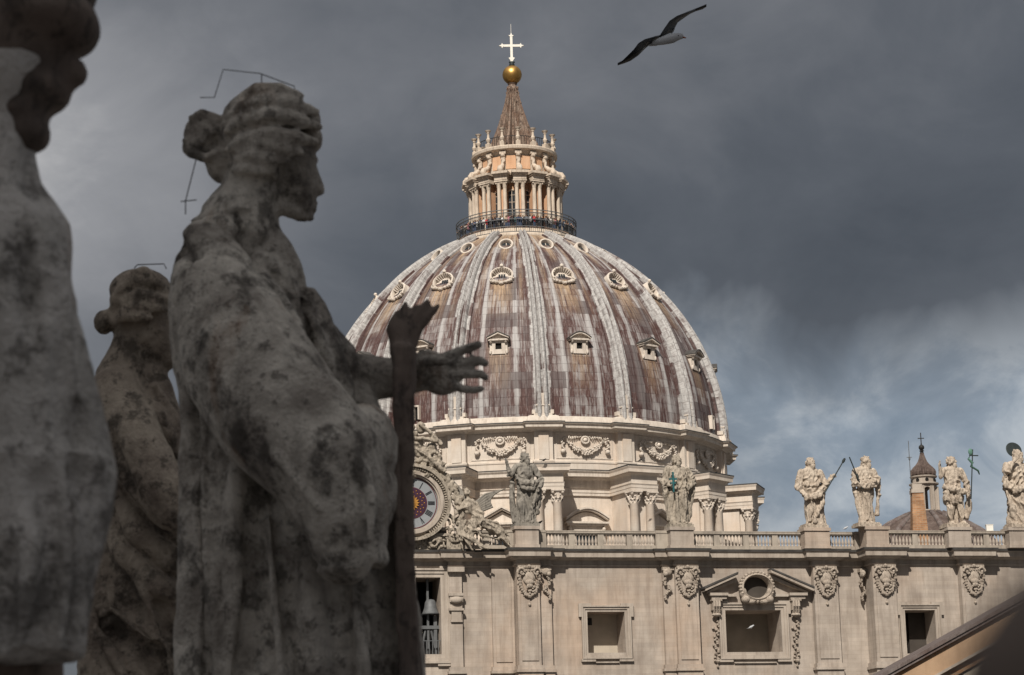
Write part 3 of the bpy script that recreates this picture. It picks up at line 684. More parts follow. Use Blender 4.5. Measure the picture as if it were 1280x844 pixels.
zb0 = ZR+.20
def mx(px, py, bx, by): return ((px-bx)/16.4, (by-py)/16.4)
sA = dict(head=(.08, 5.28), sh=4.72, turn=.55, robe=[(.25, .0, .82, .55), (1.0, .05, .74, .5), (2.0, .1, .70, .48), (2.8, .1, .66, .46), (3.4, .05, .60, .42), (4.2, .02, .66, .42)],
          arms=[([(-.62, 0, 4.6), (-1.2, -.3, 3.95), (-1.42, -.5, 4.75)], [.25, .19, .12], True), ([(.72, 0, 4.6), (1.28, -.1, 3.55), (1.05, -.55, 2.95)], [.26, .22, .13], True)],
          folds=[([(-.75, -.1, 3.9), (-.3, -.55, 3.35), (.4, -.62, 3.2), (.95, -.3, 3.4), (1.3, -.1, 3.6)], [.15, .2, .24, .22, .16]), ([(-.85, 0, 4.0), (-.95, .1, 3.0), (-.9, .15, 1.5), (-.78, .1, .4)], [.14, .17, .16, .14]),
                 ([(-.5, -.5, 3.1), (0, -.68, 2.8), (.6, -.55, 2.9), (1.0, -.2, 3.2)], [.12, .16, .16, .12]), ([(.9, -.3, 3.2), (.75, -.4, 2.2), (.3, -.5, 1.0), (.1, -.55, .4)], [.17, .17, .14, .12]), ([(1.15, -.1, 3.2), (1.1, -.1, 2.2), (.9, -.1, 1.0)], [.16, .14, .1])],
          legs=[([(-.35, -.2, 2.4), (-.42, -.48, 1.55), (-.38, -.35, .5)], [.26, .22, .15])], slant=.7)
statues = []
S1 = saint('saint_statue', 'bearded stone saint raising one arm, leftmost on the balustrade beside the reclining angel', PE[0][0]+.05, PE[0][1]+.1, zb0, M['saint_grey'], sA)
sB = dict(head=(.0, 5.28), sh=4.62, turn=.25, robe=[(.25, 0, .72, .55), (1.2, 0, .74, .52), (2.2, 0, .74, .5), (3.2, 0, .72, .48), (4.2, 0, .80, .44), (4.6, 0, .6, .34)],
          arms=[([(-.78, 0, 4.5), (-1.12, -.15, 3.5), (-.6, -.62, 3.2)], [.30, .27, .13], True), ([(.80, 0, 4.5), (1.16, -.1, 3.5), (.75, -.6, 3.15)], [.30, .28, .13], True)],
          folds=[([(-.5, -.4, 4.3), (-.35, -.55, 3.2), (-.3, -.55, 1.8), (-.25, -.5, .4)], [.1, .12, .14, .12]), ([(.45, -.4, 4.3), (.35, -.55, 3.2), (.3, -.55, 1.6), (.3, -.5, .4)], [.1, .12, .14, .12]), ([(-1.05, -.1, 3.3), (-1.0, -.1, 2.6), (-.8, 0, 1.6), (-.75, 0, .6)], [.24, .2, .13, .1]), ([(1.1, -.1, 3.3), (1.0, -.1, 2.6), (.85, 0, 1.6), (.75, 0, .5)], [.24, .2, .16, .12])], slant=.12, fa=.11, ff=4.2)
S2 = saint('saint_statue', 'long robed stone saint holding a small teal cross against its chest', PE[1][0], PE[1][1]+.1, zb0, M['saint'], sB)
q = MB(); q.box(-.06, .06, -.06, .06, -.9, .65); q.box(-.3, .3, -.05, .05, .05, .17); q.box(-.2, .2, -.05, .05, -.25, -.15); o = child(q, 'cross', M['teal'], S2); o.location = (-.62, -.9, 3.55)
sC = dict(head=(-.02, 5.22), sh=4.6, turn=.5, robe=[(.25, .15, .74, .55), (1.0, .1, .68, .5), (2.2, .1, .70, .5), (3.2, 0, .74, .5), (4.2, -.1, .70, .44), (4.5, -.1, .6, .36)], cx=-.05,
          arms=[([(-.80, 0, 4.4), (-1.15, -.1, 3.25), (-.82, -.5, 2.55)], [.32, .23, .13], True), ([(.72, 0, 4.4), (1.0, -.35, 3.4), (1.42, -.55, 3.85)], [.30, .21, .12], True)],
          folds=[([(-.95, -.3, 2.65), (-.4, -.62, 2.35), (.3, -.65, 2.6), (.9, -.3, 3.2), (1.0, 0, 3.5)], [.18, .26, .26, .22, .14]), ([(-.7, -.35, 3.4), (0, -.55, 3.3), (.7, -.35, 3.6)], [.1, .13, .1]), ([(.85, -.25, 3.0), (.6, -.45, 2.0), (.1, -.55, 1.0), (-.2, -.6, .4)], [.16, .18, .15, .12]),
                 ([(1.0, .1, 3.3), (.85, .1, 2.2), (.85, .1, 1.0), (.85, .1, .4)], [.16, .14, .14, .14]), ([(-.3, -.5, 2.2), (-.4, -.5, 1.3), (-.45, -.5, .5)], [.14, .18, .12])], slant=.55)
S3 = saint('saint_statue', 'stone saint with gathered robe holding a dark lance that slants up to the right', PE[2][0], PE[2][1]+.1, zb0, M['saint_bright'], sC)
q = MB(); q.tube([(.75, -.75, 2.7), (2.35, -.9, 5.15)], .05, 6); q.ell((2.42, -.9, 5.25), (.12, .08, .26), 8, Matrix.Rotation(R(33), 3, 'Y')); child(q, 'lance', M['bronze'], S3)
sD = dict(head=(.22, 5.22), sh=4.6, turn=.7, robe=[(.25, .0, .62, .5), (1.2, .05, .56, .45), (2.2, .05, .60, .45), (3.2, .05, .64, .45), (4.2, .05, .72, .42), (4.5, .05, .6, .34)], cx=.05,
          arms=[([(-.66, 0, 4.4), (-.95, -.25, 3.4), (.2, -.68, 3.55)], [.30, .23, .13], True), ([(.78, 0, 4.4), (1.05, -.3, 3.6), (.5, -.62, 3.4)], [.30, .22, .13], True)],
          folds=[([(-.9, -.3, 3.5), (-.2, -.6, 3.15), (.6, -.6, 3.3), (1.0, -.3, 3.6)], [.18, .24, .22, .18]), ([(1.1, 0, 3.9), (1.12, 0, 2.8), (1.05, .05, 1.6), (.95, .05, 1.0)], [.2, .2, .17, .12]), ([(-.85, 0, 3.9), (-.8, 0, 2.8), (-.6, -.1, 1.6), (-.4, -.2, .5)], [.14, .14, .13, .1]), ([(-.2, -.5, 2.7), (0, -.5, 1.6), (-.1, -.5, .5)], [.16, .17, .13])],
          slant=.4, feet=[(-.35, -.4), (.25, -.5)])
S4 = saint('saint_statue', 'stone saint with folded arms and a short dark lance rising at the left shoulder', PE[3][0]-.6, PE[3][1]+.1, zb0, M['saint_bright'], sD)
q = MB(); q.tube([(-1.3, -.5, 5.45), (-.45, -.7, 2.9)], .05, 6); q.ell((-.75, -.6, 3.85), (.1, .1, .3), 8); child(q, 'lance', M['bronze'], S4)
sE = dict(head=(.05, 5.30), sh=4.7, turn=.85, robe=[(1.9, 0, .62, .48), (2.3, .0, .82, .52), (3.0, .02, .74, .48), (3.5, .05, .56, .42), (4.3, .05, .66, .42), (4.6, .05, .5, .3)], cx=.05,
          arms=[([(-.62, 0, 4.6), (-1.0, -.25, 4.05), (-1.1, -.4, 4.85)], [.24, .18, .11], True), ([(.80, 0, 4.55), (1.2, -.1, 3.6), (1.12, -.45, 2.75)], [.27, .24, .13], True)],
          folds=[([(-.8, -.2, 3.3), (-.2, -.6, 3.0), (.5, -.6, 2.8), (1.1, -.2, 2.9)], [.15, .22, .22, .18]), ([(1.25, .1, 3.6), (1.4, .15, 2.6), (1.35, .2, 1.6), (1.1, .2, .8)], [.2, .22, .2, .12]), ([(-.6, -.3, 2.9), (-.65, -.35, 2.1)], [.2, .16]), ([(.3, -.45, 2.7), (.35, -.45, 2.0)], [.2, .15])],
          legs=[([(-.28, 0, 2.3), (-.32, -.2, 1.45), (-.25, 0, .45)], [.30, .22, .14]), ([(.42, 0, 2.3), (.55, -.25, 1.4), (.62, -.1, .45)], [.30, .22, .14]), ([(.2, .35, 2.2), (.2, .4, .5)], [.3, .32])],
          slant=.6, feet=[(-.25, -.3), (.6, -.35)], ftop=4.2, blobs=[((.1, .35, .9), (.45, .25, .7))])
S5 = saint('saint_statue', 'bare legged stone saint raising a hand, with a green cross banner on a staff', PE[4][0]-.1, PE[4][1]+.1, zb0, M['saint_bright'], sE)
q = MB(); q.tube([(1.2, -.75, 2.2), (1.62, -.75, 6.15)], .045, 6); q.box(1.3, 2.05, -.79, -.71, 5.62, 5.7); q.build('staff', M['bronze'], S5)
q = MB(); q.ell((1.42, -.75, 5.95), (.2, .06, .28), 10); q.tube([(1.45, -.75, 5.8), (1.22, -.72, 5.4), (1.5, -.8, 5.05), (1.38, -.75, 4.8), (1.95, -.78, 4.45), (2.05, -.75, 4.15)], [.1, .16, .2, .16, .14, .06], 8, .4); q.build('banner', M['verdigris'], S5, True)
sF = dict(head=(.25, 5.40), sh=4.75, turn=.5, robe=[(.25, 0, .9, .6), (1.2, .1, .8, .55), (2.2, .1, .76, .5), (3.2, .05, .78, .48), (4.2, .05, .76, .44), (4.6, 0, .6, .34)],
          arms=[([(-.70, 0, 4.6), (-.95, -.4, 4.0), (-.35, -.68, 4.85)], [.28, .22, .13], True), ([(.8, 0, 4.6), (1.3, -.1, 3.7), (1.6, -.5, 4.3)], [.28, .22, .13], True)],
          folds=[([(-.95, -.2, 3.9), (-1.0, -.3, 3.2), (-.4, -.6, 2.7), (.5, -.6, 3.0)], [.2, .2, .25, .22]), ([(-.9, 0, 3.2), (-.75, -.3, 2.0), (-.5, -.4, .6)], [.17, .17, .14]), ([(0, -.5, 2.5), (.3, -.55, 1.2), (.4, -.5, .4)], [.2, .2, .15])], slant=.9, fa=.14)
S6 = saint('saint_statue', 'stone figure with a dark halo disc, cut by the right edge of the view', PE[5][0]+.1, PE[5][1]+.1, zb0, M['saint_bright'], sF, 6.2)
q = MB(); q.M = Matrix.Translation((.15, .35, 5.85)) @ Matrix.Rotation(R(72), 4, 'X'); q.lathe([(.56, -.04), (.62, 0), (.56, .04), (.0, .04)], 28); child(q, 'halo', M['bronze'], S6)

# ============================================================ clock with carved surround and the reclining angel
ck = fac(514, 629, .1); CK = empty('clock'); p = FQ+FU*ck[0]+FN*.1; CK.location = (p.x, p.y, ck[1]); CK.rotation_euler = (0, 0, PHI)
tag(CK, 'round clock with roman numerals in a carved stone surround at the facade corner', 'clock')
def ring(q, r0, r1, y0, y1, n=64, c=(0, 0)):
    q.grid([[(c[0]+r*math.cos(2*PI*k/n), y, c[1]+r*math.sin(2*PI*k/n)) for k in range(n)] for r, y in ((r0, y1), (r0, y0), (r1, y0), (r1, y1))], True)
q = MB(); ring(q, 2.02, 2.14, -.34, .1); ring(q, 2.142, 2.38, -.5, .1); ring(q, 2.382, 2.48, -.40, .1)
q.build('clock_frame', M['facade_trim'], CK, 'auto')
q = MB(); ring(q, 2.68, 2.92, -.75, .3); 
for k in range(60):
    a = R(-60+k*4.1)
    if a > R(190): break
    q.M = Matrix.Rotation(-a, 4, 'Y'); q.box(2.50, 2.68, -.6, -.1, -.05, .05); q.M = Matrix.Identity(4)
q.build('dentil_arch', M['saint'], CK)
disc = lambda r, y: MBdisc(r, y)
def MBdisc(r, y, n=64):
    q = MB(); q.grid([[(rr*math.cos(2*PI*k/n), yy, rr*math.sin(2*PI*k/n)) for k in range(n)] for rr, yy in ((r, y+.05), (r, y), (.01, y))], True); return q
MBdisc(2.02, -.10).build('dial', plain('white_enamel', (0.25, 0.265, 0.28), 0.5, 0, .12), CK)
q = MB(); ring(q, 1.90, 1.96, -.13, -.1); ring(q, 1.16, 1.20, -.13, -.1); q.build('dial_ring', plain('dark_red_line', (.12, .03, .03)), CK)
MBdisc(1.16, -.14).build('dial_centre', plain('purple_enamel', (0.05, 0.02, 0.04), .5), CK)
q = MB()
for k in range(16):
    a = 2*PI*k/16; q.M = Matrix.Rotation(a, 4, 'Y'); q.prism([(-.12, .3), (.12, .3), (0, .62)], -.21, -.17)
    q.ell((0, -.16, .98), (.05, .03, .05), 6); q.ell((0.16, -.16, .80), (.05, .03, .05), 6)
q.M = Matrix.Identity(4); q.ell((0, -.17, 0), (.42, .08, .42), 20); q.build('gold_sun', plain('gold_paint', (0.50, 0.25, 0.06), .45, .3), CK, 'auto')
q = MB()
rom = ['XII', 'I', 'II', 'III', 'IIII', 'V', 'VI', 'VII', 'VIII', 'IX', 'X', 'XI']
for i, s_ in enumerate(rom):
    widths = {'I': .10, 'V': .22, 'X': .22}; tot = sum(widths[c] for c in s_); x = -tot/2
    q.M = Matrix.Rotation(2*PI*i/12, 4, 'Y') @ Matrix.Translation((0, 0, 1.26))
    for c in s_:
        wd = widths[c]; y0, y1 = -.135, -.10
        def bar(xa, za, xb, zb_, t=.045): q.prism([(xa-t/2, za), (xa+t/2, za), (xb+t/2, zb_), (xb-t/2, zb_)], y0, y1)
        if c == 'I': bar(x+wd/2, 0, x+wd/2, .52, .05)
        if c == 'V': bar(x+wd/2, 0, x+.04, .52, .06); bar(x+wd/2, 0, x+wd-.03, .52, .03)
        if c == 'X': bar(x+.03, 0, x+wd-.03, .52, .03); bar(x+wd-.03, 0, x+.03, .52, .06)
        x += wd
q.M = Matrix.Identity(4); q.build('numerals', plain('black_enamel', (.015, .015, .02), .5), CK)
q = MB(); q.M = Matrix.Rotation(R(200), 4, 'Y'); q.prism([(-.06, -.3), (.06, -.3), (.05, 1.1), (.16, 1.25), (0, 1.7), (-.16, 1.25), (-.05, 1.1)], -.27, -.24); q.M = Matrix.Identity(4); q.build('clock_hand', M['iron'], CK)
# drum wall behind the clock and scrolled surround
q = MB(); q.grid([[(r*math.cos(2*PI*k/48), y, r*math.sin(2*PI*k/48)) for k in range(48)] for r, y in ((2.85, .12), (2.85, .9), (.01, .9))], True)
q.box(-6, 2.7, .1, 1.2, -3.55, -1.9); q.build('back_wall', M['saint_grey'], CK)
def f2c(px, py, w=0):   # pixel -> clock local
    a = fac(px, py, .1+w); return (a[0]-ck[0], w, a[1]-ck[1])
rnd = random.Random(11); q = MB()
def scroll(q, c, r, turns=1.6, rad=.16, sgn=1, a0=0.0):
    pts = []
    for k in range(20):
        t = k/19; a = a0+sgn*turns*2*PI*t; rr = r*(1-.75*t); pts.append((c[0]+rr*math.cos(a), c[1]-.15*t, c[2]+rr*math.sin(a)))
    q.tube(pts, [rad*(1-.5*k/19) for k in range(20)], 8)
# foliage garland running down the right shoulder of the clock
gar = [(553, 590), (560, 600), (566, 612), (572, 624), (576, 638), (577, 652), (578, 666)]
for px, py in gar:
    for k in range(9):
        c = f2c(px+rnd.uniform(-5, 5), py+rnd.uniform(-6, 6), -.35); q.ell(c, (rnd.uniform(.16, .34), .22, rnd.uniform(.14, .3)), 7, Matrix.Rotation(rnd.uniform(0, 3), 3, 'Y'))
for px, py, r, sg in [(548, 648, .75, 1), (560, 662, .6, -1), (535, 672, .5, 1)]:
    scroll(q, f2c(px+8, py+6, -.25), r, 1.5, .17, sg)
# crowning pieces: tiara, crossed keys, wreath, putti masses
for px, py, rx, rz in [(530, 570, .7, .8), (520, 555, .6, .7), (540, 560, .4, .45), (546, 575, .45, .3), (526, 535, .35, .5), (515, 590, .9, .5), (538, 590, .8, .45)]:
    q.ell(f2c(px, py, -.2), (rx, .35, rz), 12)
for k in range(70):
    px, py = rnd.uniform(512, 556), rnd.uniform(530, 597)
    if (px-512)/44 > (py-520)/60: continue
    q.ell(f2c(px, py, -.4+rnd.uniform(-.1, .1)), (rnd.uniform(.12, .3), .2, rnd.uniform(.1, .25)), 7, Matrix.Rotation(rnd.uniform(0, 3), 3, 'Y'))
wr = f2c(543, 573, -.5)
for k in range(14):
    a = 2*PI*k/14; q.ell((wr[0]+.42*math.cos(a), wr[1], wr[2]+.5*math.sin(a)), (.17, .2, .17), 7)
for px0, py0, px1, py1 in [(508, 548, 550, 552), (524, 530, 552, 556), (520, 560, 556, 590)]:
    q.tube([f2c(px0, py0, -.6), f2c((px0+px1)/2, (py0+py1)/2-2, -.7), f2c(px1, py1, -.6)], [.12, .15, .2], 8)
sculpt(q, 'carved_surround', M['saint'], CK, .055, lambda p, n: noise.fractal(p*3.2, 1, 2, 3)*.07, 1)
# relief panel below
q = MB()
a, c = f2c(500, 671, -.15), f2c(556, 688, -.15)
q.box(a[0]-4, c[0], -.1, .05, c[2], a[2]); q.box(c[0]+.15, c[0]+1.6, -.25, .05, c[2]-.05, a[2]+.05)
for k in range(70):
    x_ = rnd.uniform(a[0], c[0]+1.4); z_ = rnd.uniform(c[2]+.1, a[2]-.1); q.ell((x_, -.14, z_), (rnd.uniform(.1, .28), .12, rnd.uniform(.06, .16)), 7, Matrix.Rotation(rnd.uniform(0, 3), 3, 'Y'))
q.box(a[0]-4, c[0]+1.7, -.3, .1, a[2]+.05, a[2]+.25)
q.build('relief_panel', M['saint'], CK, 'auto')

# reclining angel to the right of the clock
ao = fac(605, 688, -.3); AN = empty('angel_statue'); p = FQ+FU*ao[0]+FN*(-.3); AN.location = (p.x, p.y, ao[1]); AN.rotation_euler = (0, 0, PHI)
tag(AN, 'reclining winged stone angel leaning on the clock surround above the cornice', 'statue')
def f2a(px, py, w=0): a = fac(px, py, -.3+w); return Vector((a[0]-ao[0], w, a[1]-ao[1]))
q = MB()
q.ell(f2a(587, 633, -.2), (.62, .45, .72)); q.ell(f2a(596, 645, -.25), (.55, .42, .6))
q.caps(f2a(586, 626, -.1), f2a(584, 618, -.15), .2, .2); q.ell(f2a(583, 622-6, -.2), (.27, .3, .33)); q.ell(f2a(586, 616, -.38), (.15, .16, .22))
for k in range(14): q.ell(f2a(583+rnd.uniform(-4, 3), 613+rnd.uniform(-4, 5), rnd.uniform(-.3, .1)), .11, 6)
q.chain([f2a(596, 630, -.25), f2a(604, 645, -.6), f2a(600, 655, -.8)], [.24, .18, .13]); q.chain([f2a(578, 630, -.1), f2a(568, 645, -.3), f2a(566, 658, -.5)], [.22, .17, .13])
hand(q, f2a(600, 655, -.8), (0, -.3, -1)); hand(q, f2a(566, 658, -.5), (0, -.3, -1))
q.chain([f2a(596, 652, -.2), f2a(618, 660, -.5), f2a(634, 678, -.6)], [.5, .42, .22]); q.chain([f2a(590, 655, -.3), f2a(588, 672, -.7), f2a(604, 684, -.8)], [.42, .3, .17])
q.caps(f2a(604, 684, -.8), f2a(610, 686, -1), .14, .1); q.caps(f2a(634, 678, -.6), f2a(640, 684, -.9), .15, .1)
for t in [((592, 645), (610, 652), (626, 672)), ((600, 648), (622, 655), (636, 668)), ((584, 650), (600, 668), (625, 676)), ((578, 655), (582, 672), (592, 690)), ((574, 650), (574, 668), (580, 690))]:
    q.tube([f2a(*t[0], -.5), f2a(*t[1], -.75), f2a(*t[2], -.6)], [.16, .2, .1], 8)
an = sculpt(q, 'statue_body', M['saint'], AN, .05, lambda p, n: -abs(math.sin((p.x*3+p.z*4.5)+noise.noise(p*1.3)*3))*.11+noise.fractal(p*3, 1, 2, 3)*.05, 1)
q = MB()
w0, w1, w2 = f2a(590, 632, .2), f2a(606, 618, .3), f2a(633, 611, .2)
for k in range(7):
    q.tube([w0+Vector((0, 0, -.12*k)), w1+Vector((.1*k, 0, -.16*k)), w2+Vector((-.28*k, 0, -.13*k+.02))], [.2, .15, .06], 8, .5)
sculpt(q, 'wing', M['saint_grey'], AN, .05, None, 1)
q = MB(); w1, w2 = f2a(576, 612, .3), f2a(562, 596, .25)
for k in range(4): q.tube([f2a(585, 628, .2), w1+Vector((-.1*k, 0, -.2*k)), w2+Vector((.1*k, 0, -.25*k))], [.2, .15, .08], 8, .5)
sculpt(q, 'wing', M['saint_grey'], AN, .05, None, 1)

# ============================================================ THE DOME
DC = Vector((0.9, 310, 0)); A0 = R(5.5); DA = 2*PI/16
DM = empty('basilica_dome', DC); tag(DM, 'huge ribbed lead dome on a pale columned drum with a lantern on top', 'dome')
def pol(r, a, z): return (r*math.sin(a), -r*math.cos(a), z)
RHO, DCX, DZ0 = 31.9, -4.5, 75.3
ZTOP = 104.3
def dr(z): return DCX+math.sqrt(RHO**2-(z-DZ0)**2)
def arc2z(s): return DZ0+RHO*math.sin(s/RHO)
SM = RHO*math.asin((ZTOP-DZ0)/RHO)
def uvmesh(name, rows, uvs, masks, mat, parent, closed=False):
    n = len(rows[0]); v = [p for r in rows for p in r]; f = []; 
    for i in range(len(rows)-1):
        for j in range(n if closed else n-1):
            k = (j+1) % n; f.append((i*n+j, i*n+k, (i+1)*n+k, (i+1)*n+j))
    me = bpy.data.meshes.new(name); me.from_pydata(v, [], f); me.update()
    ul = me.uv_layers.new(name='UVMap'); fl = [u for r in uvs for u in r]
    for l in me.loops: ul.data[l.index].uv = fl[l.vertex_index]
    ca = me.color_attributes.new('mask', 'FLOAT_COLOR', 'POINT'); ml = [c for r in masks for c in r]
    for i, c in enumerate(ml): ca.data[i].color = (c[0], c[1], c[2] if len(c) > 2 else 0, 1)
    me.shade_smooth(); me.set_sharp_from_angle(angle=R(40)); me.materials.append(mat)
    o = bpy.data.objects.new(name, me); COL.objects.link(o); o.parent = parent; return o
ROWZ = [86.0, 95.9, 101.6]    # dormer rows
def stainmask(t, z):     # t in [-.5,.5] across one panel, staining below each dormer
    m_ = 0.0
    for zr, hw, ln in ((86.4, .16, 7.5), (95.4, .20, 6.0), (101.2, .10, 3.0)):
        if z < zr: m_ = max(m_, (1.15 if zr > 90 else .8)*max(0, 1-(zr-z)/ln)*max(0, 1-(abs(t)/hw)**2))
    m_ = max(m_, max(0, min(1, (z-101.0)/3.0))*.9)
    m_ = max(m_, .8*max(0, 1-abs(abs(t)-.31)/.035)*max(0, min(1, (z-88)/8)))
    return m_
rows, uvs, mk = [], [], []
NS = 60; PER = 24; tot = 16*PER
for i in range(NS+1):
    s_ = SM*i/NS; z = arc2z(s_); r = dr(z); row, u_, c_ = [], [], []
    for k in range(tot+1):
        t = (k % PER)/PER; t = t-1 if t > .5 else t    # t=0 on a rib
        a = A0+DA*k/PER; pt = t-.5 if t > 0 else t+.5       # distance from panel centre
        seam = max(0, 1-abs(abs(pt)-.21)*PER/1.05)*.16
        row.append(pol(r+seam, a, z)); u_.append((a*27.5*.9, s_)); c_.append((stainmask(pt, z), 1.0 if seam > .05 else 0.0, max(0, 1-abs(abs(pt)-.40)/.07)*.8))
    rows.append(row); uvs.append(u_); mk.append(c_)
sh = uvmesh('lead_shell', rows, uvs, mk, M['lead'], DM)
# ribs
def ribmesh(seed):
    prof = [(-1.0, 0), (-1.0, .28), (-.62, .34), (-.58, .55), (-.50, .74), (-.36, .82), (-.20, .78), (-.10, .62), (0, .52), (.10, .62), (.20, .78), (.36, .82), (.50, .74), (.58, .55), (.62, .34), (1.0, .28), (1.0, 0)]
    rows, uvs, mk = [], [], []
    for i in range(NS+1):
        s_ = SM*i/NS; z = arc2z(s_); r = dr(z); hw = 1.32-.55*i/NS; th = math.asin((z-DZ0)/RHO)
        row, u_, c_ = [], [], []
        for j, (x, h_) in enumerate(prof):
            hh = (h_-.1)*(1.6-.5*i/NS); rr = r+hh*math.cos(th); row.append((x*hw, -rr, z+hh*math.sin(th)))
            u_.append((x*hw+seed*7.3, s_+seed*3.1)); c_.append((.35*max(0, 1-i/8) if abs(x) < .12 else 0, 1.0 if abs(x) > .95 else (.9 if abs(x) < .05 else 0)))
        rows.append(row); uvs.append(u_); mk.append(c_)
    return rows, uvs, mk
for k in range(16):
    o = uvmesh('rib', *ribmesh(k), M['lead_rib'], DM); o.rotation_euler = (0, 0, A0+DA*k)

# attic
def cpath(r, dr_, hw, extra=None, n=7, r2=None, hw2=None):
    """circle with 16 projecting breaks centred on the ribs (clockwise seen from above is +a)"""
    pts = []
    for k in range(16):
        a = A0+DA*k; w1 = hw/(r+dr_)
        for rr, aa in [(r, a-hw/r), (r+dr_, a-w1), (r+dr_, a+w1), (r, a+hw/r)]: pts.append((rr*math.sin(aa), -rr*math.cos(aa)))
        for j in range(1, n):
            aa = a+hw/r+(DA-2*hw/r)*j/n; pts.append((r*math.sin(aa), -r*math.cos(aa)))
    return pts
g = MB(); g.sweep(cpath(27.0, .75, 1.15), [(0, 69.0), (.12, 69.0), (.12, 70.2), (.2, 70.3), (.2, 70.5), (.02, 70.6), (0, 70.6), (0, 74.2), (.2, 74.25), (.2, 74.35)], True); g.build('attic_wall', M['dome_stone'], DM)
g = MB(); g.sweep(cpath(27.0, .75, 1.15), [(.2, 74.2), (.35, 74.35), (.85, 74.5), (1.15, 74.52), (1.18, 74.82), (1.3, 74.95), (1.42, 75.02), (1.42, 75.14), (.9, 75.3), (.85, 75.55), (.75, 75.95), (.4, 76.1), (-1, 76.1)], True)
g.build('attic_cornice', M['dome_trim'], DM)
g = MB(); g.sweep(cpath(27.0, .75, 1.15), [(1.2, 75.10), (1.44, 75.06), (1.45, 75.18), (.92, 75.32)], True); g.build('cornice_flashing', M['flashing'], DM)
g = MB(); g.box(-.62, .62, -27.95, -27.7, 70.6, 74.0); pil0 = g.build('attic_pilaster', M['dome_stone'], DM); pil0.rotation_euler = (0, 0, A0)
g = MB(); g.box(-1.15, 1.15, -28.3, -26.9, 75.9, 76.3); g.box(-.75, .75, -28.15, -26.9, 76.3, 77.3); g.box(-.85, .85, -28.25, -26.9, 77.3, 77.45); g.box(-.35, .35, -28.1, -26.5, 77.45, 78.9)
g.box(-1.35, -.95, -28.1, -26.9, 76.3, 76.8); g.box(.95, 1.35, -28.1, -26.9, 76.3, 76.8)
rp0 = g.build('rib_pedestal', M['dome_trim'], DM); rp0.rotation_euler = (0, 0, A0)
# garland panel
g = MB(); rnd = random.Random(4); rad = 27.15
def gp(x, z, pr=.0): a = x/27.1; return ((rad+pr)*math.sin(a), -(rad+pr)*math.cos(a), z)
for k in range(31):
    t = k/30; x = -2.55+5.1*t; z = 73.35-1.75*math.sin(PI*t)**.85; rr = .16+.17*math.sin(PI*t)
    for j in range(5): g.ell(gp(x+rnd.uniform(-.1, .1), z+rnd.uniform(-rr, rr)*1.1, .10+rnd.uniform(0, .14)), (rr*.48, rr*.75, rr*.48), 7)
for sx in (-1, 1):
    for k in range(12): g.ell(gp(sx*(2.85+rnd.uniform(-.22, .22)), 73.4-k*.14, .12), (.17, .2, .14), 7)
    g.ell(gp(sx*2.9, 71.7, .18), (.34, .36, .32), 9)
    for k in range(8): g.tube([gp(sx*(.5+k*.22), 73.6+rnd.uniform(-.15, .1), .05), gp(sx*(.65+k*.22), 73.35+rnd.uniform(-.2, .2), .2)], [.1, .05], 6)
for k in range(16):
    a = 2*PI*k/16; g.ell(gp(.48*math.cos(a), 73.15+.42*math.sin(a), .12), (.17, .16, .15), 7)
g.ell(gp(0, 73.15, .12), (.3, .3, .28), 10)
ga0 = g.build('garland', M['dome_trim'], DM, True); ga0.rotation_euler = (0, 0, A0+DA/2)
g = MB()     # thin frame round the garland panel
for x0, x1, z0, z1 in ((-3.7, 3.7, 73.95, 74.08), (-3.7, 3.7, 70.85, 70.97)):
    rws = []
    for (pr, z) in ((0, z0), (.07, z0), (.07, z1), (0, z1)): rws.append([((27.0+pr)*math.sin(x/27), -(27.0+pr)*math.cos(x/27), z) for x in [x0+(x1-x0)*k/10 for k in range(11)]])
    g.grid(rws)
for x in (-3.7, 3.6): rws = [[((27.0+pr)*math.sin(xx/27), -(27.0+pr)*math.cos(xx/27), z) for z in (70.97, 73.95)] for xx, pr in ((x, 0), (x, .07), (x+.1, .07), (x+.1, 0))]; g.grid(rws)
pf0 = g.build('panel_moulding', M['dome_trim'], DM); pf0.rotation_euler = (0, 0, A0+DA/2)
# drum wall & entablature between buttresses
n96 = [(26.2*math.sin(2*PI*k/192), -26.2*math.cos(2*PI*k/192)) for k in range(192)]
g = MB(); g.sweep(n96, [(0, 44), (0, 66.35)], True); g.build('drum_wall', M['dome_stone'], DM)
ent = [(0, 66.3), (.25, 66.3), (.25, 66.65), (.33, 66.68), (.33, 67.0), (.42, 67.1), (.5, 67.18), (.2, 67.2), (.2, 68.2), (.45, 68.35), (.9, 68.42), (.92, 68.5), (1.5, 68.52), (1.52, 68.9), (1.72, 69.15), (1.72, 69.3), (.3, 69.5), (-.2, 69.5)]
g = MB(); g.sweep(n96, ent, True); g.build('drum_entablature', M['dome_trim'], DM)
g = MB(); g.sweep(n96, [(1.5, 69.28), (1.74, 69.22), (1.75, 69.36), (.3, 69.56), (-.2, 69.56)], True); g.build('cornice_flashing', M['flashing'], DM)
g = MB(); g.lathe([(25, 44), (25, 76.2), (.1, 76.2)], 64, cap=False); g.build('drum_core', M['dark'], DM)
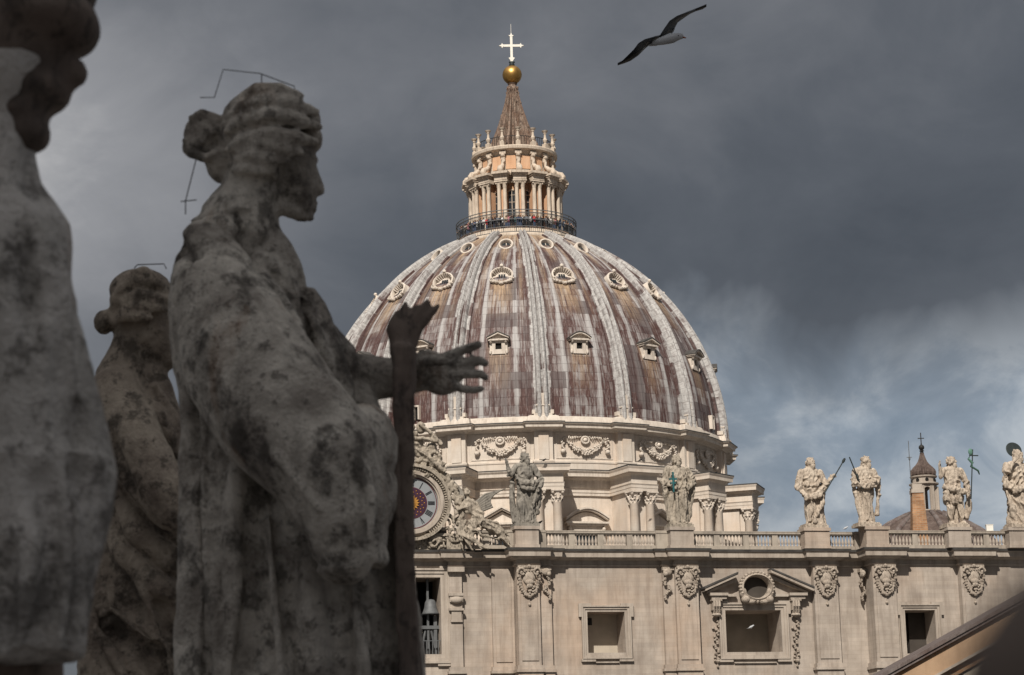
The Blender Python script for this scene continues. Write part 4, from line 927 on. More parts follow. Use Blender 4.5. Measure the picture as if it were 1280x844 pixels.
# buttress
BE = MB()
path = [(-1.75, -25.8), (-1.75, -31.55), (1.75, -31.55), (1.75, -25.8)]
BE.sweep(path, [(pr*.55, z) for pr, z in ent], False, 1); 
BE.grid([[(-1.75, -25.8, 66.3), (-1.75, -31.55, 66.3)], [(1.75, -25.8, 66.3), (1.75, -31.55, 66.3)]])
BE.grid([[(-1.6, -25.8, 69.5), (-1.6, -31.3, 69.5)], [(1.6, -25.8, 69.5), (1.6, -31.3, 69.5)]])
BE.box(-1.15, 1.15, -30.55, -25.8, 46, 66.3); BE.box(-1.5, -1.15, -29.8, -26, 46, 66.28)
BE.box(1.15, 1.5, -29.8, -26, 46, 66.28)
BE.box(-2.1, 2.1, -31.9, -25.8, 44, 50.4)
be0 = BE.build('buttress', M['dome_stone'], DM); be0.rotation_euler = (0, 0, A0)
CO = MB(); CO.lathe([(.80, 50.4), (.80, 50.8), (.66, 51.1), (.63, 52), (.62, 57), (.54, 64.75), (.62, 64.85), (.56, 64.9)], 20)
def corinth(q, c, s=1.0, z0=64.9, h=1.4):
    q.M = Matrix.Translation(c) @ Matrix.Scale(s, 4)
    q.lathe([(.5, z0), (.52, z0+.7), (.68, z0+1.2)], 14)
    q.box(-.82, .82, -.82, .82, z0+1.22, z0+1.40)
    for ring_, (zz, rr, n_) in enumerate(((z0+.32, .62, 8), (z0+.72, .70, 8))):
        for k in range(n_):
            a = 2*PI*(k+.5*ring_)/n_; q.tube([(rr*.85*math.cos(a), rr*.85*math.sin(a), zz-.3), (rr*1.0*math.cos(a), rr*math.sin(a), zz), (rr*1.25*math.cos(a), rr*1.25*math.sin(a), zz+.05)], [.16, .15, .1], 6)
    for k in range(4):
        a = PI/4+PI/2*k; q.ell((.86*math.cos(a), .86*math.sin(a), z0+1.08), (.2, .2, .2), 8)
    for k in range(4): a = PI/2*k; q.ell((.68*math.cos(a), .68*math.sin(a), z0+1.25), .13, 6)
    q.M = Matrix.Identity(4)
CP = MB(); corinth(CP, (0, 0, 0))
co0 = CO.build('column', M['dome_stone'], be0, True); co0.location = (-1.13, -30.95, 0)
cp0 = CP.build('capital', M['dome_trim'], be0, 'auto'); cp0.location = (-1.13, -30.95, 0)
g = MB(); g.sweep(path, [(.6, 69.28), (.965, 69.22), (.97, 69.38), (-.8, 69.62)], False, 1); g.box(-1.2, 1.2, -31, -25.8, 69.55, 69.62); fl0 = g.build('cornice_flashing', M['flashing'], be0)
kids = [fl0, co0, cp0, inst(co0, be0, (1.13, -30.95, 0)), inst(cp0, be0, (1.13, -30.95, 0))]
# pilaster capitals on drum wall, beside buttress
# windows of the drum (alternating pediments)
def drumwin(kind):
    q = MB(); yb = -26.15
    if kind == 'tri': q.prism([(-2.75, 63.35), (-2.75, 63.1), (2.75, 63.1), (2.75, 63.35), (0, 64.85)], yb-1.15, yb)
    else:
        poly = [(-2.75, 63.1)]+[(2.75*math.sin(t), 61.75+3.1*math.cos(t)+.0) for t in [R(-62+124*k/14) for k in range(15)]]+[(2.75, 63.1)]
        q.prism([(x_*1.0 if abs(x_) < 2.75 else x_, z_) for x_, z_ in poly], yb-1.15, yb)
    return q
def drumwin2(kind):
    q = MB(); y0 = -26.1
    def arch(off, y_a, y_b, thick):
        up, lo = [], []
        if kind == 'tri':
            up = [(-2.8, 63.25+off), (0, 64.75+off), (2.8, 63.25+off)]; lo = [(2.8, 63.25+off-thick), (0, 64.75+off-thick), (-2.8, 63.25+off-thick)]
        else:
            for k in range(17):
                t = -1+2*k/16; up.append((2.8*t, 63.25+off+1.25*math.cos(t*PI/2)))
            lo = [(x_, z_-thick) for x_, z_ in reversed(up)]
        q.prism(up+lo, y_a, y_b)
    arch(.28, y0-1.35, y0, .22); arch(.05, y0-1.15, y0-.003, .2)
    tymp = [(-2.6, 62.98)]+([(0, 64.4)] if kind == 'tri' else [(2.6*(-1+2*k/12), 62.98+.1+1.15*math.cos((-1+2*k/12)*PI/2)) for k in range(13)])+[(2.6, 62.98)]
    q.prism(tymp, y0-.55, y0-.006)
    q.box(-2.8, 2.8, y0-1.25, y0-.001, 62.75, 62.98); q.box(-2.6, 2.6, y0-1.0, y0-.002, 62.5, 62.75)
    q.box(-2.3, 2.3, y0-.6, y0-.003, 61.7, 62.5)
    q.box(-1.95, 1.95, y0-.45, y0-.004, 61.4, 61.68)
    for sx in (-1, 1):
        q.box(min(sx*1.35, sx*1.75), max(sx*1.35, sx*1.75), y0-.40, y0-.005, 54, 61.4)
        q.ell((sx*2.2, y0-.6, 62.1), (.26, .4, .42), 8); q.tube([(sx*2.2, y0-.7, 62), (sx*2.2, y0-.5, 61.2), (sx*2.2, y0-.3, 60)], [.2, .2, .15], 8)
    return q
for k in range(16):
    kd = 'seg' if k % 2 == 0 else 'tri'
    key = 'dw_'+kd
    if key not in M: M[key] = None; o = drumwin2(kd).build('drum_window', M['dome_trim'], DM, 'auto'); M[key] = o
    else: o = inst(M[key], DM)
    o.rotation_euler = (0, 0, A0+DA*(k+.5))
    if k < 2:
        q = MB(); q.box(-1.35, 1.35, -26.35, -26.0, 54, 61.4); M['pane%d' % k] = q.build('pane', M['glass'], o)
    else: p2 = M['pane0'].copy(); COL.objects.link(p2); p2.parent = o
for k in range(1, 16):
    inst(pil0, DM, None, A0+DA*k); inst(rp0, DM, None, A0+DA*k); inst(ga0, DM, None, A0+DA*(k+.5)); inst(pf0, DM, None, A0+DA*(k+.5))
    nb_ = inst(be0, DM, None, A0+DA*k)
    for c in kids: d = c.copy(); COL.objects.link(d); d.parent = nb_
# dormers
def onshell(z, off=0.0):
    th = math.asin((z-DZ0)/RHO); return dr(z), th
def dormer_low(kind):
    q = MB(); r, th = onshell(85.0); y = -(r+.35); q.M = LOWT
    # little house: box front, posts, pediment
    q.box(-.95, -.45, y, y+2.2, 84.2, 86.15); q.box(.45, .95, y, y+2.2, 84.2, 86.15); q.box(-.45, .45, y, y+2.2, 84.2, 84.9); q.box(-.45, .45, y, y+2.2, 85.85, 86.15)
    q.box(-1.3, -.951, y+.15, y+2.2, 84.0, 85.9); q.box(.951, 1.3, y+.15, y+2.2, 84.0, 85.9)
    for sx in (-1, 1): q.ell((sx*1.2, y+.1, 84.5), (.2, .2, .35), 8); q.ell((sx*1.1, y-.05, 86.0), (.22, .25, .2), 8)
    q.box(-1.45, 1.45, y-.35, y+2.8, 86.15, 86.4)
    rf = MB(); rf.M = LOWT
    if kind == 'tri': rf.prism([(-1.68, 86.56), (-1.68, 86.68), (0, 87.50), (1.68, 86.68), (1.68, 86.56), (0, 87.36)], y-.62, y+3.6)
    else:
        u2 = [(1.68*t, 86.6+.82*math.cos(t*PI/2)) for t in [-1+k/5 for k in range(11)]]; rf.prism(u2+[(x_, z_-.13) for x_, z_ in reversed(u2)], y-.62, y+3.6)
    q.rf = rf
    if kind == 'tri': q.prism([(-1.6, 86.4), (-1.6, 86.55), (0, 87.35), (1.6, 86.55), (1.6, 86.4), (0, 87.12)], y-.55, y+3.6); q.prism([(-1.45, 86.401), (0, 87.1), (1.45, 86.401)], y-.02, y+3.6)
    else:
        up = [(1.6*t, 86.5+.75*math.cos(t*PI/2)) for t in [-1+k/5 for k in range(11)]]; q.prism(up+[(x_, z_-.17) for x_, z_ in reversed(up)], y-.55, y+3.6)
        q.prism([(1.45*t, 86.4+.68*math.cos(t*PI/2)) for t in [-1+k/5 for k in range(11)]], y-.02, y+3.6)
    return q
_l = Vector((0, -onshell(85.0)[0], 85.4)); LOWT = Matrix.Translation(_l) @ Matrix.Diagonal((.86, 1, .86, 1)) @ Matrix.Translation(-_l)
_c = Vector((0, -onshell(95.3)[0], 95.3)); MIDT = Matrix.Translation(_c) @ Matrix.Rotation(R(-24), 4, 'X') @ Matrix.Translation(-_c)
def dormer_mid():
    q = MB(); zc_ = 95.9; r, th = onshell(95.3); y = -(r+.25)
    q.M = MIDT
    # shell-hooded oculus: round front plate + hood rim + scroll base
    n = 28
    rim = [(1.25*math.cos(2*PI*k/n), zc_+1.05*math.sin(2*PI*k/n)) for k in range(n)]
    q.grid([[(x_*f, yy, zc_+(z_-zc_)*f) for x_, z_ in rim] for f, yy in ((1.22, y+2.0), (1.22, y-.12), (1.08, y-.2), (1.0, y-.05), (1.0, y+.42), (.01, y+.5))], True)
    for k in range(9):      # hood flutes
        a = R(25+130*k/8); q.tube([(1.3*math.cos(a), y-.1, zc_+1.12*math.sin(a)), (.9*math.cos(a), y+.4, zc_+.8*math.sin(a))], [.12, .06], 6)
    for sx in (-1, 1):
        for t, rr in ((0.2, .22), (.6, .28), (1.0, .3), (1.3, .22)): q.ell((sx*t, y-.15, zc_-1.18-.15*math.cos(t*2)), (rr, .3, rr*.7), 8)
        scroll(q, (sx*1.25, y-.15, zc_-.75), .32, 1.3, .1, sx)
    q.ell((0, y-.25, zc_+1.38), (.28, .25, .25), 8); q.ell((0, y-.2, zc_-1.45), (.35, .28, .2), 8)
    return q
def dormer_top():
    q = MB(); zc_ = 101.6; r, th = onshell(zc_); nrm = Vector((0, -math.cos(th), math.sin(th))); c = Vector((0, -r, zc_)); up = Vector((0, math.sin(th), math.cos(th)))
    nv = (nrm*.55+Vector((0, -1, 0))*.45).normalized(); uv_ = Vector((0, -nv.z, -nv.y))*-1
    uv_ = Vector((1, 0, 0)).cross(nv)*-1
    if uv_.z < 0: uv_ = -uv_
    n = 26; X = Vector((1, 0, 0))
    q.grid([[tuple(c+nv*o_+(X*math.cos(2*PI*k/n)+uv_*math.sin(2*PI*k/n))*rr) for k in range(n)] for rr, o_ in ((1.05, -1.2), (1.05, .25), (.95, .42), (.78, .42), (.7, .25), (.68, -.1), (.01, -.1))], True)
    return q, c, nv, uv_
dl = {}
dmid = dormer_mid().build('dormer_window', M['dome_trim'], DM, 'auto'); dtop, cT, nT, uT = dormer_top(); dtop = dtop.build('dormer_window', M['dome_trim'], DM, 'auto')
r_, _ = onshell(85.0)
q = MB(); q.M = LOWT; q.box(-.45, .45, -(r_+.1), -(r_-.8), 84.9, 85.85); lowpane = q.build('window_pane', M['dark'], None)
q = MB(); q.M = MIDT; r_, _ = onshell(95.3); yy = -(r_+.25)+.38
for x_ in (-.32, 0, .32): q.box(x_-.11, x_+.11, yy-.03, yy+.3, 95.9+.02, 96.32); q.box(x_-.11-.02*0, x_+.11, yy-.03, yy+.3, 95.42, 95.86)
q.box(-.62, -.48, yy-.03, yy+.3, 95.42, 95.8); q.box(.48, .62, yy-.03, yy+.3, 95.42, 95.8)
midpane = q.build('window_pane', M['glass'], None)
q = MB(); X = Vector((1, 0, 0))
for sx, sz in ((-1, 1), (1, 1), (-1, -1), (1, -1)):
    p0 = cT+nT*0; pts = [p0+X*sx*.06+uT*sz*.06, p0+X*sx*.6+uT*sz*.06, p0+X*sx*.42+uT*sz*.45, p0+X*sx*.06+uT*sz*.62]
    ids = [q.V(p) for p in pts]; q.f.append(tuple(ids))
toppane = q.build('window_pane', M['glass'], None)
for i_, (src, pane) in enumerate(((dmid, midpane), (dtop, toppane))):
    src.rotation_euler = (0, 0, A0+DA*.5); pane.parent = src
    for k in range(1, 16):
        o = inst(src, DM, None, A0+DA*(k+.5)); d = pane.copy(); COL.objects.link(d); d.parent = o
for k in range(16):
    kd = 'seg' if k % 2 == 0 else 'tri'
    if kd not in dl: qd = dormer_low(kd); o = qd.build('dormer_window', M['dome_trim'], DM, 'auto'); dl[kd] = o; rfo = qd.rf.build('dormer_roof', M['flashing'], o); dl[kd+'r'] = rfo
    else: o = inst(dl[kd], DM); d = dl[kd+'r'].copy(); COL.objects.link(d); d.parent = o
    o.rotation_euler = (0, 0, A0+DA*(k+.5)); d = lowpane if k == 0 else lowpane.copy()
    if k: COL.objects.link(d)
    d.parent = o
# little hatch windows low on the dome
q = MB(); r_ = dr(77.6); q.box(-.4, -.25, -r_-.5, -r_+1, 76.6, 78.2); q.box(.25, .4, -r_-.5, -r_+1, 76.6, 78.2); q.box(-.4, .4, -r_-.5, -r_+1, 78.2, 78.4); hw0 = q.build('hatch_window', M['dome_trim'], DM)
q = MB(); q.box(-.25, .25, -r_-.2, -r_+.8, 76.6, 78.2); hp0 = q.build('window_pane', M['dark'], hw0)
hw0.rotation_euler = (0, 0, A0+DA*-1.5)
o = inst(hw0, DM, None, A0+DA*2.62); d = hp0.copy(); COL.objects.link(d); d.parent = o

# ---------------- lantern
LN = empty('lantern'); LN.parent = DM; LN.location = (0.08, 0, 0)
g = MB(); g.lathe([(7.4, 103.2), (8.2, 103.9), (8.45, 104.35), (8.45, 104.75), (8.3, 104.85), (8.2, 105.0), (8.1, 105.6), (5, 105.62)], 96, cap=False); g.build('gallery', M['lantern_stone'], LN, True)
g = MB(); g.lathe([(4.75, 104.8), (4.75, 113.3)], 64, cap=False); g.build('lantern_wall', M['peach'], LN, True)
ZL0, ZL1 = 106.0, 112.9
# paired columns on radial piers
q = MB(); q.box(-.45, .45, -5.9, -4.6, 104.8, ZL1+.3)
lp = q.build('pier', M['peach'], LN)
q = MB()
q.box(-.85, .85, -6.85, -5.6, 104.8, 105.9)
for sx in (-1, 1):
    q.lathe([(.34, 105.9), (.34, 106.1), (.29, 106.2), (.25, 111.7)], 12, (sx*.42, -6.25, 0)); q.lathe([(.27, 111.7), (.3, 112.0), (.42, 112.45)], 10, (sx*.42, -6.25, 0))
    for a_ in (-1, 1): q.ell((sx*.42+a_*.3, -6.55, 112.35), (.14, .14, .17), 8)
q.box(-.95, .95, -6.75, -5.7, 112.5, 112.72)
lc = q.build('column_pair', M['lantern_stone'], LN, 'auto')
q = MB(); q.box(-.9, .9, -6.8, -4.5, 112.73, 113.3); q.box(-1.02, 1.02, -7.05, -4.5, 113.3, 113.52); q.box(-1.15, 1.15, -7.35, -4.5, 113.52, 113.85)
le = q.build('entablature_block', M['lantern_stone'], LN)
q = MB()   # scroll bracket
q.tube([(0, -6.9, 114.0), (0, -6.7, 114.5), (0, -6.1, 114.75), (0, -5.6, 115.2), (0, -5.35, 115.9), (0, -5.3, 116.5)], [.42, .40, .32, .27, .3, .32], 10)
q.ell((0, -6.9, 114.15), (.42, .42, .42), 10); q.ell((0, -5.45, 116.55), (.34, .4, .34), 10); q.box(-.45, .45, -5.6, -4.9, 116.75, 117.15)
ls = q.build('scroll_bracket', M['lantern_stone'], LN, 'auto')
q = MB()   # candelabrum
q.box(-.3, .3, -5.85, -5.25, 117.9, 118.5)
q.lathe([(.26, 118.5), (.16, 118.65), (.28, 118.85), (.33, 119.1), (.18, 119.35), (.14, 119.9), (.22, 120.0), (.2, 120.1), (.42, 120.35), (.44, 120.42), (.2, 120.5)], 12, (0, -5.55, 0))
lu = q.build('candelabrum', M['lantern_stone'], LN, 'auto')
q = MB(); y_ = -4.78   # arched window with bars
poly = [(-.62, 107)]+[(.62*math.cos(t), 111.0+.62*math.sin(t)) for t in [PI-PI*k/10 for k in range(11)]]+[(.62, 107)]
q.prism(poly, y_-.04, y_+.1)
lw = q.build('window', M['glass'], LN)
q = MB(); q.box(-.04, .04, y_-.12, y_-.05, 107, 111.6)
for z in (108, 109, 110, 111): q.box(-.62, .62, y_-.11, y_-.05, z-.03, z+.03)
for k in range(10):
    t0, t1 = PI*k/10, PI*(k+1)/10; q.tube([(.72*math.cos(t0), y_-.1, 111+.72*math.sin(t0)), (.72*math.cos(t1), y_-.1, 111+.72*math.sin(t1))], .1, 6)
q.tube([(-.72, y_-.1, 107), (-.72, y_-.1, 111)], .1, 6); q.tube([(.72, y_-.1, 107), (.72, y_-.1, 111)], .1, 6)
lwf = q.build('window_frame', M['lantern_stone'], LN)
for o in (lp, lc, le, ls, lu): o.rotation_euler = (0, 0, A0)
for o in (lw, lwf): o.rotation_euler = (0, 0, A0+DA*.5)
for k in range(1, 16):
    for o in (lp, lc, le, ls, lu): inst(o, LN, None, A0+DA*k)
    for o in (lw, lwf): inst(o, LN, None, A0+DA*(k+.5))
g = MB(); g.lathe([(4.7, 112.7), (5.2, 112.7), (5.25, 113.3), (5.5, 113.5), (5.95, 113.55), (5.95, 113.85), (5.1, 114.1), (5.0, 114.2), (5.0, 116.9), (5.2, 117.0), (5.3, 117.2), (5.75, 117.35), (5.95, 117.4), (6.0, 117.75), (5.9, 117.9), (3.2, 118.0)], 80, cap=False)
g.build('lantern_drum', M['lantern_stone'], LN, 'auto')
q = MB()
for k in range(16): q.M = Matrix.Rotation(A0+DA*(k+.5), 4, 'Z'); q.box(-.7, .7, -5.08, -4.98, 114.7, 116.6)
q.M = Matrix.Identity(4); q.build('drum_panel', M['peach'], LN)
q = MB()
for k in range(96): a = 2*PI*k/96; q.tube([pol(5.35, a, 118), pol(5.35, a, 119.3)], .03, 4)
q.grid([[pol(5.35+dx_, 2*PI*k/96, 119.3+dz_) for k in range(96)] for dx_, dz_ in ((-.04, -.04), (.04, -.04), (.04, .04), (-.04, .04), (-.04, -.04))], True)
q.build('upper_railing', M['iron'], LN)
# spire
q = MB(); prof = [(3.9, 117.9), (3.2, 118.6), (2.55, 120.2), (1.95, 122), (1.45, 123.8), (1.0, 125.6), (.72, 127.2), (.66, 127.9)]
rows = []
for r0, z in prof:
    rows.append([pol(r0*(1+.19*(1 if k % 4 < 2 else -1)), A0+2*PI*k/64, z) for k in range(64)])
q.grid(rows, True)
for k in range(16):
    for j, (r0, z) in enumerate(prof[1:]):
        if (k+j) % 2: q.ell(pol(r0*1.15, A0+DA*k, z), (.14, .14, .22), 6)
q.lathe([(.75, 127.5), (.85, 127.7), (.7, 127.9), (.55, 128.3), (.7, 128.55), (.3, 128.7)], 16); q.build('spire', M['spire_lead'], LN, 'auto')
q = MB(); q.ell((0, 0, 129.85), 1.36, 40); q.build('ball', M['gold'], LN, True)
q = MB(); q.lathe([(.3, 131.0), (.42, 131.35), (.3, 131.5), (.45, 131.75), (.15, 131.85)], 12); q.build('ball_finial', M['bronze'], LN, True)
q = MB(); q.box(-.17, .17, -.12, .12, 131.8, 135.7); q.box(-1.35, 1.35, -.115, .115, 134.0, 134.34)
for cx_, cz_, dx_, dz_ in ((-1.35, 134.17, -1, 0), (1.35, 134.17, 1, 0), (0, 135.7, 0, 1)):
    t = .38
    if dx_: q.prism([(cx_-dx_*.28, cz_), (cx_-dx_*.02, cz_+t), (cx_+dx_*.05, cz_+.14), (cx_+dx_*.42, cz_), (cx_+dx_*.05, cz_-.14), (cx_-dx_*.02, cz_-t)], -.14, .14)
    else: q.prism([(cx_, cz_-.28), (cx_+t, cz_-.02), (cx_+.14, cz_+.05), (cx_, cz_+.42), (cx_-.14, cz_+.05), (cx_-t, cz_-.02)], -.14, .14)
q.prism([(-.45, 132.35), (0, 132.5), (.45, 132.35), (.2, 132.0), (.16, 131.75), (-.16, 131.75), (-.2, 132.0)], -.15, .15)
q.tube([(0, 0, 135.8), (0, 0, 137.4)], .03, 5); cr = q.build('cross', M['whitepaint'], LN); cr.rotation_euler = (0, 0, R(3))
# gallery railing: posts, bars, rings
q = MB(); RG = 8.25
for k in range(180): a = 2*PI*k/180; q.tube([pol(RG, a, 104.8), pol(RG, a, 106.7)], .012 if k % 6 else .04, 4)
for k in range(30): a = 2*PI*k/30; q.tube([pol(RG, a, 106.3), pol(RG+.05, a, 108.0)], .045, 4)
def hoop(q, r, z, t=.05, n=120): q.grid([[pol(r+a_, 2*PI*k/n, z+c_) for k in range(n)] for a_, c_ in ((-t, -t), (t, -t), (t, t), (-t, t), (-t, -t))], True)
for z in (104.95, 106.7, 105.7): hoop(q, RG, z, .045)
for z in (108.0, 107.6): hoop(q, RG+.05, z, .05)
for z in [107.25+.12*k for k in range(3)]: hoop(q, RG+.03, z, .015)
q.build('gallery_railing', M['greyiron'], LN)

# visitors on the gallery
def person(colr, hair, skin, seed):
    rn = random.Random(seed); h = rn.uniform(.93, 1.05); root = empty('person')
    q = MB(); sp = rn.uniform(-.3, .8); ar = rn.uniform(.1, 1.1)
    q.caps((-.09, 0, .08), (-.09, 0, .85), .06, .085, 8); q.caps((.09, 0, .08), (.09, 0, .85), .06, .085, 8)
    q.ell((-.09, -.06, .04), (.05, .12, .04), 8); q.ell((.09, -.06, .04), (.05, .12, .04), 8)
    q.caps((0, 0, .9), (0, 0, 1.34), .15, .17, 10); q.ell((0, 0, 1.38), (.21, .11, .1), 10)
    q.caps((0, 0, 1.42), (0, 0, 1.52), .055, .055, 8); q.ell((0, -.01, 1.62), (.08, .095, .115), 12); q.ell((0, -.105, 1.61), (.015, .02, .025), 6)
    for sx in (-1, 1):
        e = Vector((sx*.27, -.05-.08*ar, 1.12)); hd = Vector((sx*.16, -.3, 1.1+.22*ar*rn.random())); q.chain([(sx*.2, 0, 1.38), e, hd], [.06, .045, .035], 8)
        q.ell(hd+Vector((0, -.05, 0)), (.035, .05, .03), 6)
    bd = sculpt(q, 'body', skin, root, .035, None, 1)
    q = MB(); q.caps((0, 0, .86), (0, 0, 1.33), .185, .2, 12); q.ell((0, 0, 1.37), (.24, .14, .12), 12)
    for sx in (-1, 1): q.chain([(sx*.2, 0, 1.37), (sx*.27, -.05-.08*ar, 1.12), (sx*.2, -.2, 1.14)], [.08, .065, .055], 8)
    q.build('jacket', colr, root, True)
    q = MB(); 
    for sx in (-1, 1): q.caps((sx*.09, 0, .1), (sx*.09, 0, .86), .075, .105, 8)
    q.build('trousers', M['denim'] if seed % 2 else M['blackcloth'], root, True)
    q = MB(); q.ell((0, .03, 1.66), (.095, .095, .11), 10); q.build('hair', hair, root, True)
    root.scale = (h, h, h); return root
for nm, c_ in (('denim', (.05, .07, .12)), ('blackcloth', (.018, .018, .022)), ('redcloth', (.45, .04, .05)), ('whitecloth', (.6, .6, .6)), ('tealcloth', (.08, .2, .22)), ('beigecloth', (.38, .30, .22)), ('pinkcloth', (.5, .2, .25)), ('greycloth', (.14, .15, .17)), ('skin', (.45, .27, .19)), ('hairbrown', (.04, .025, .018)), ('hairblond', (.30, .2, .1))):
    M[nm] = plain(nm, c_, .9, 0, .1)
outs = [('blackcloth', 'black'), ('redcloth', 'red'), ('whitecloth', 'white'), ('denim', 'dark blue'), ('greycloth', 'grey'), ('beigecloth', 'beige'), ('tealcloth', 'teal'), ('pinkcloth', 'pink')]
protos = []
for i, (k_, w_) in enumerate(outs): protos.append((person(M[k_], M['hairbrown'] if i % 3 else M['hairblond'], M['skin'], 20+i), w_))
LC = DC+Vector((0.08, 0, 0)); used = set(); seq = [0, 4, 3, 0, 2, 0, 5, 1, 0, 3, 4, 0, 2, 7, 0, 6, 3, 0, 4, 5]
nP = 84
for i in range(nP):
    a = R(-80+160*(i+rnd.uniform(-.3, .3))/(nP-1)); j = seq[(i*7+i//5) % len(seq)]
    src, wd = protos[j]
    if j in used:
        o = src.copy(); COL.objects.link(o)
        for c in src.children: d = c.copy(); COL.objects.link(d); d.parent = o
    else: o = src; used.add(j)
    r_ = 7.95-rnd.choice([0, 0, .1, .5]); p = LC+Vector(pol(r_, a, 105.62)); o.location = p
    o.rotation_euler = (0, 0, a+rnd.uniform(-.6, .6)); tag(o, 'tiny visitor in a %s jacket behind the railing of the lantern gallery' % wd, 'person', 'visitors in %s jackets on the lantern gallery' % wd)
    o['category'] = 'person'
    s_ = rnd.uniform(.94, 1.06); o.scale = (s_, s_, s_)
for j, (src, wd) in enumerate(protos):
    if j not in used:
        for c in list(src.children): bpy.data.objects.remove(c)
        bpy.data.objects.remove(src)

# ============================================================ minor dome, chimney, antenna, box
MD = 262.0
def mz(py): return at(1153, py, MD).z
mc = at(1157, 640, MD); ML = empty('small_dome', (mc.x, mc.y, 0)); tag(ML, 'small dark side dome with an arched lantern and onion cap behind the balustrade', 'dome')
mpp = (at(1163, 640, MD)-at(1153, 640, MD)).length/10
q = MB()
prof = [(100*mpp, mz(715)), (88*mpp, mz(690)), (68*mpp, mz(668)), (47*mpp, mz(654)), (24*mpp, mz(643)), (17*mpp, mz(640))]
q.lathe(prof, 64, cap=False); q.build('lead_shell', M['dark_lead'], ML, True)
for k in range(16):
    q = MB(); a = A0+DA*k; q.tube([pol(r_+.03, a, z_) for r_, z_ in prof[:-1]], [.42, .4, .36, .3, .26], 6); q.build('rib', M['lead_plain'], ML, True)
q = MB(); q.lathe([(98*mpp, 0), (98*mpp, mz(715)+.1), (95*mpp, mz(712))], 48, cap=False); q.build('drum', M['facade'], ML)
rl = 16*mpp
q = MB(); q.lathe([(rl*1.1, mz(642)), (rl*1.1, mz(639)), (rl*.7, mz(638.6))], 32, cap=False); q.build('lantern_base', M['facade_trim'], ML, 'auto')
q = MB(); q.lathe([(rl*.7, mz(607.6)), (rl*1.0, mz(607.5)), (rl*1.15, mz(606.5)), (rl*1.15, mz(605)), (rl*.92, mz(604)), (rl*.92, mz(598.5)), (rl*1.04, mz(597.5)), (rl*1.06, mz(596)), (rl*.5, mz(595.6))], 32, cap=False)
q.build('lantern_attic', M['facade_trim'], ML, 'auto')
za, zc_ = mz(639), mz(607.5)
for k in range(8):
    q = MB(); q.box(-.20, .20, -rl*.98, -rl*.80, za, zc_); q.box(-.12, .12, -rl*1.12, -rl*.98, za, zc_-.2)
    q.M = Matrix.Identity(4); o = q.build('lantern_pier', M['facade_trim'], ML); o.rotation_euler = (0, 0, R(22.5)+PI/4*k+R(6))
    q = MB(); hw = rl*.9*math.tan(R(22.5)); zz = zc_-.72
    q.prism([(-hw, zc_), (-hw, zz-.1)]+[(-.42*math.cos(PI*t/8), zz+.45*math.sin(PI*t/8)) for t in range(9)]+[(hw, zz-.1), (hw, zc_)], -rl*.92, -rl*.78)
    o = q.build('arch', M['facade_trim'], ML); o.rotation_euler = (0, 0, PI/4*k+R(6))
    q = MB(); q.M = Matrix.Translation((0, -rl*.93, mz(601.5))) @ Matrix.Rotation(PI/2, 4, 'X'); q.lathe([(.2, 0), (.2, .05), (.01, .05)], 14); o = q.build('oculus', M['dark'], ML); o.rotation_euler = (0, 0, PI/4*k+R(6))
q = MB(); rows = []
for r0, py in ((13.0, 596), (14.8, 594), (15.2, 591), (14.2, 588), (11.4, 584.5), (8.0, 581), (5.6, 577.5), (4.1, 573.5), (2.9, 569.5), (2.2, 566)):
    rows.append([pol(r0*mpp*(1+.08*(1 if k % 4 < 2 else -1)), 2*PI*k/64, mz(py)) for k in range(64)])
q.grid(rows, True); q.build('onion_cap', M['dark_lead'], ML)
q = MB(); top = mz(566.5)
q.lathe([(.25, top), (.16, top+.15), (.3, top+.25), (.1, top+.4)], 12); q.ell((0, 0, mz(559.5)), .33, 14); q.lathe([(.1, mz(557)), (.05, mz(553))], 8); q.box(-.05, .05, -.05, .05, mz(554), mz(541)); q.box(-.36, .36, -.04, .04, mz(548.5), mz(547.5))
q.build('finial_cross', M['iron'], ML, 'auto')

cp = at(1147.5, 640, 205); CH = empty('chimney', (cp.x, cp.y, 0)); tag(CH, 'tapering orange brick chimney in front of the small side dome', 'chimney')
q = MB(); zt = at(1146, 617, 205).z; k_ = 205/FPX; 
rows = []
for z, hw in ((44, 11*k_), (zt-3.2, 9.4*k_), (zt, 7.0*k_)): rows.append([(-hw, -hw, z), (hw, -hw, z), (hw, hw, z), (-hw, hw, z)])
q.grid(rows, True, True); q.build('chimney_stack', M['brick'], CH)
q = MB(); q.box(-8*k_, 8*k_, -8*k_, 8*k_, zt, zt+.3); q.box(-6.3*k_, 6.3*k_, -6.3*k_, 6.3*k_, zt+.3, zt+.8); q.build('chimney_cap', M['facade_trim'], CH)
pA = at(1141, 640, 215); q = MB(); q.tube([(0, 0, 40), (0, 0, at(1140, 551, 215).z)], .035, 5); q.box(-.25, .25, -.03, .03, at(1140, 572, 215).z, at(1140, 572, 215).z+.05); q.ell((0, 0, at(1140, 573, 215).z), (.1, .1, .25), 6)
o = q.build('antenna', M['greyiron']); o.location = (pA.x, pA.y, 0); tag(o, 'thin radio mast left of the small onion capped lantern', 'antenna')
pB = at(1237, 664, 190); q = MB(); q.box(-.28, .28, -.2, .2, 0, .5); q.box(-.31, .31, -.23, .23, .5, .54); q.tube([(0, 0, -2), (0, 0, 0)], .05, 6); o = q.build('equipment_box', M['whitepaint']); o.location = pB; tag(o, 'small white box on a post behind the balustrade at right', 'box')

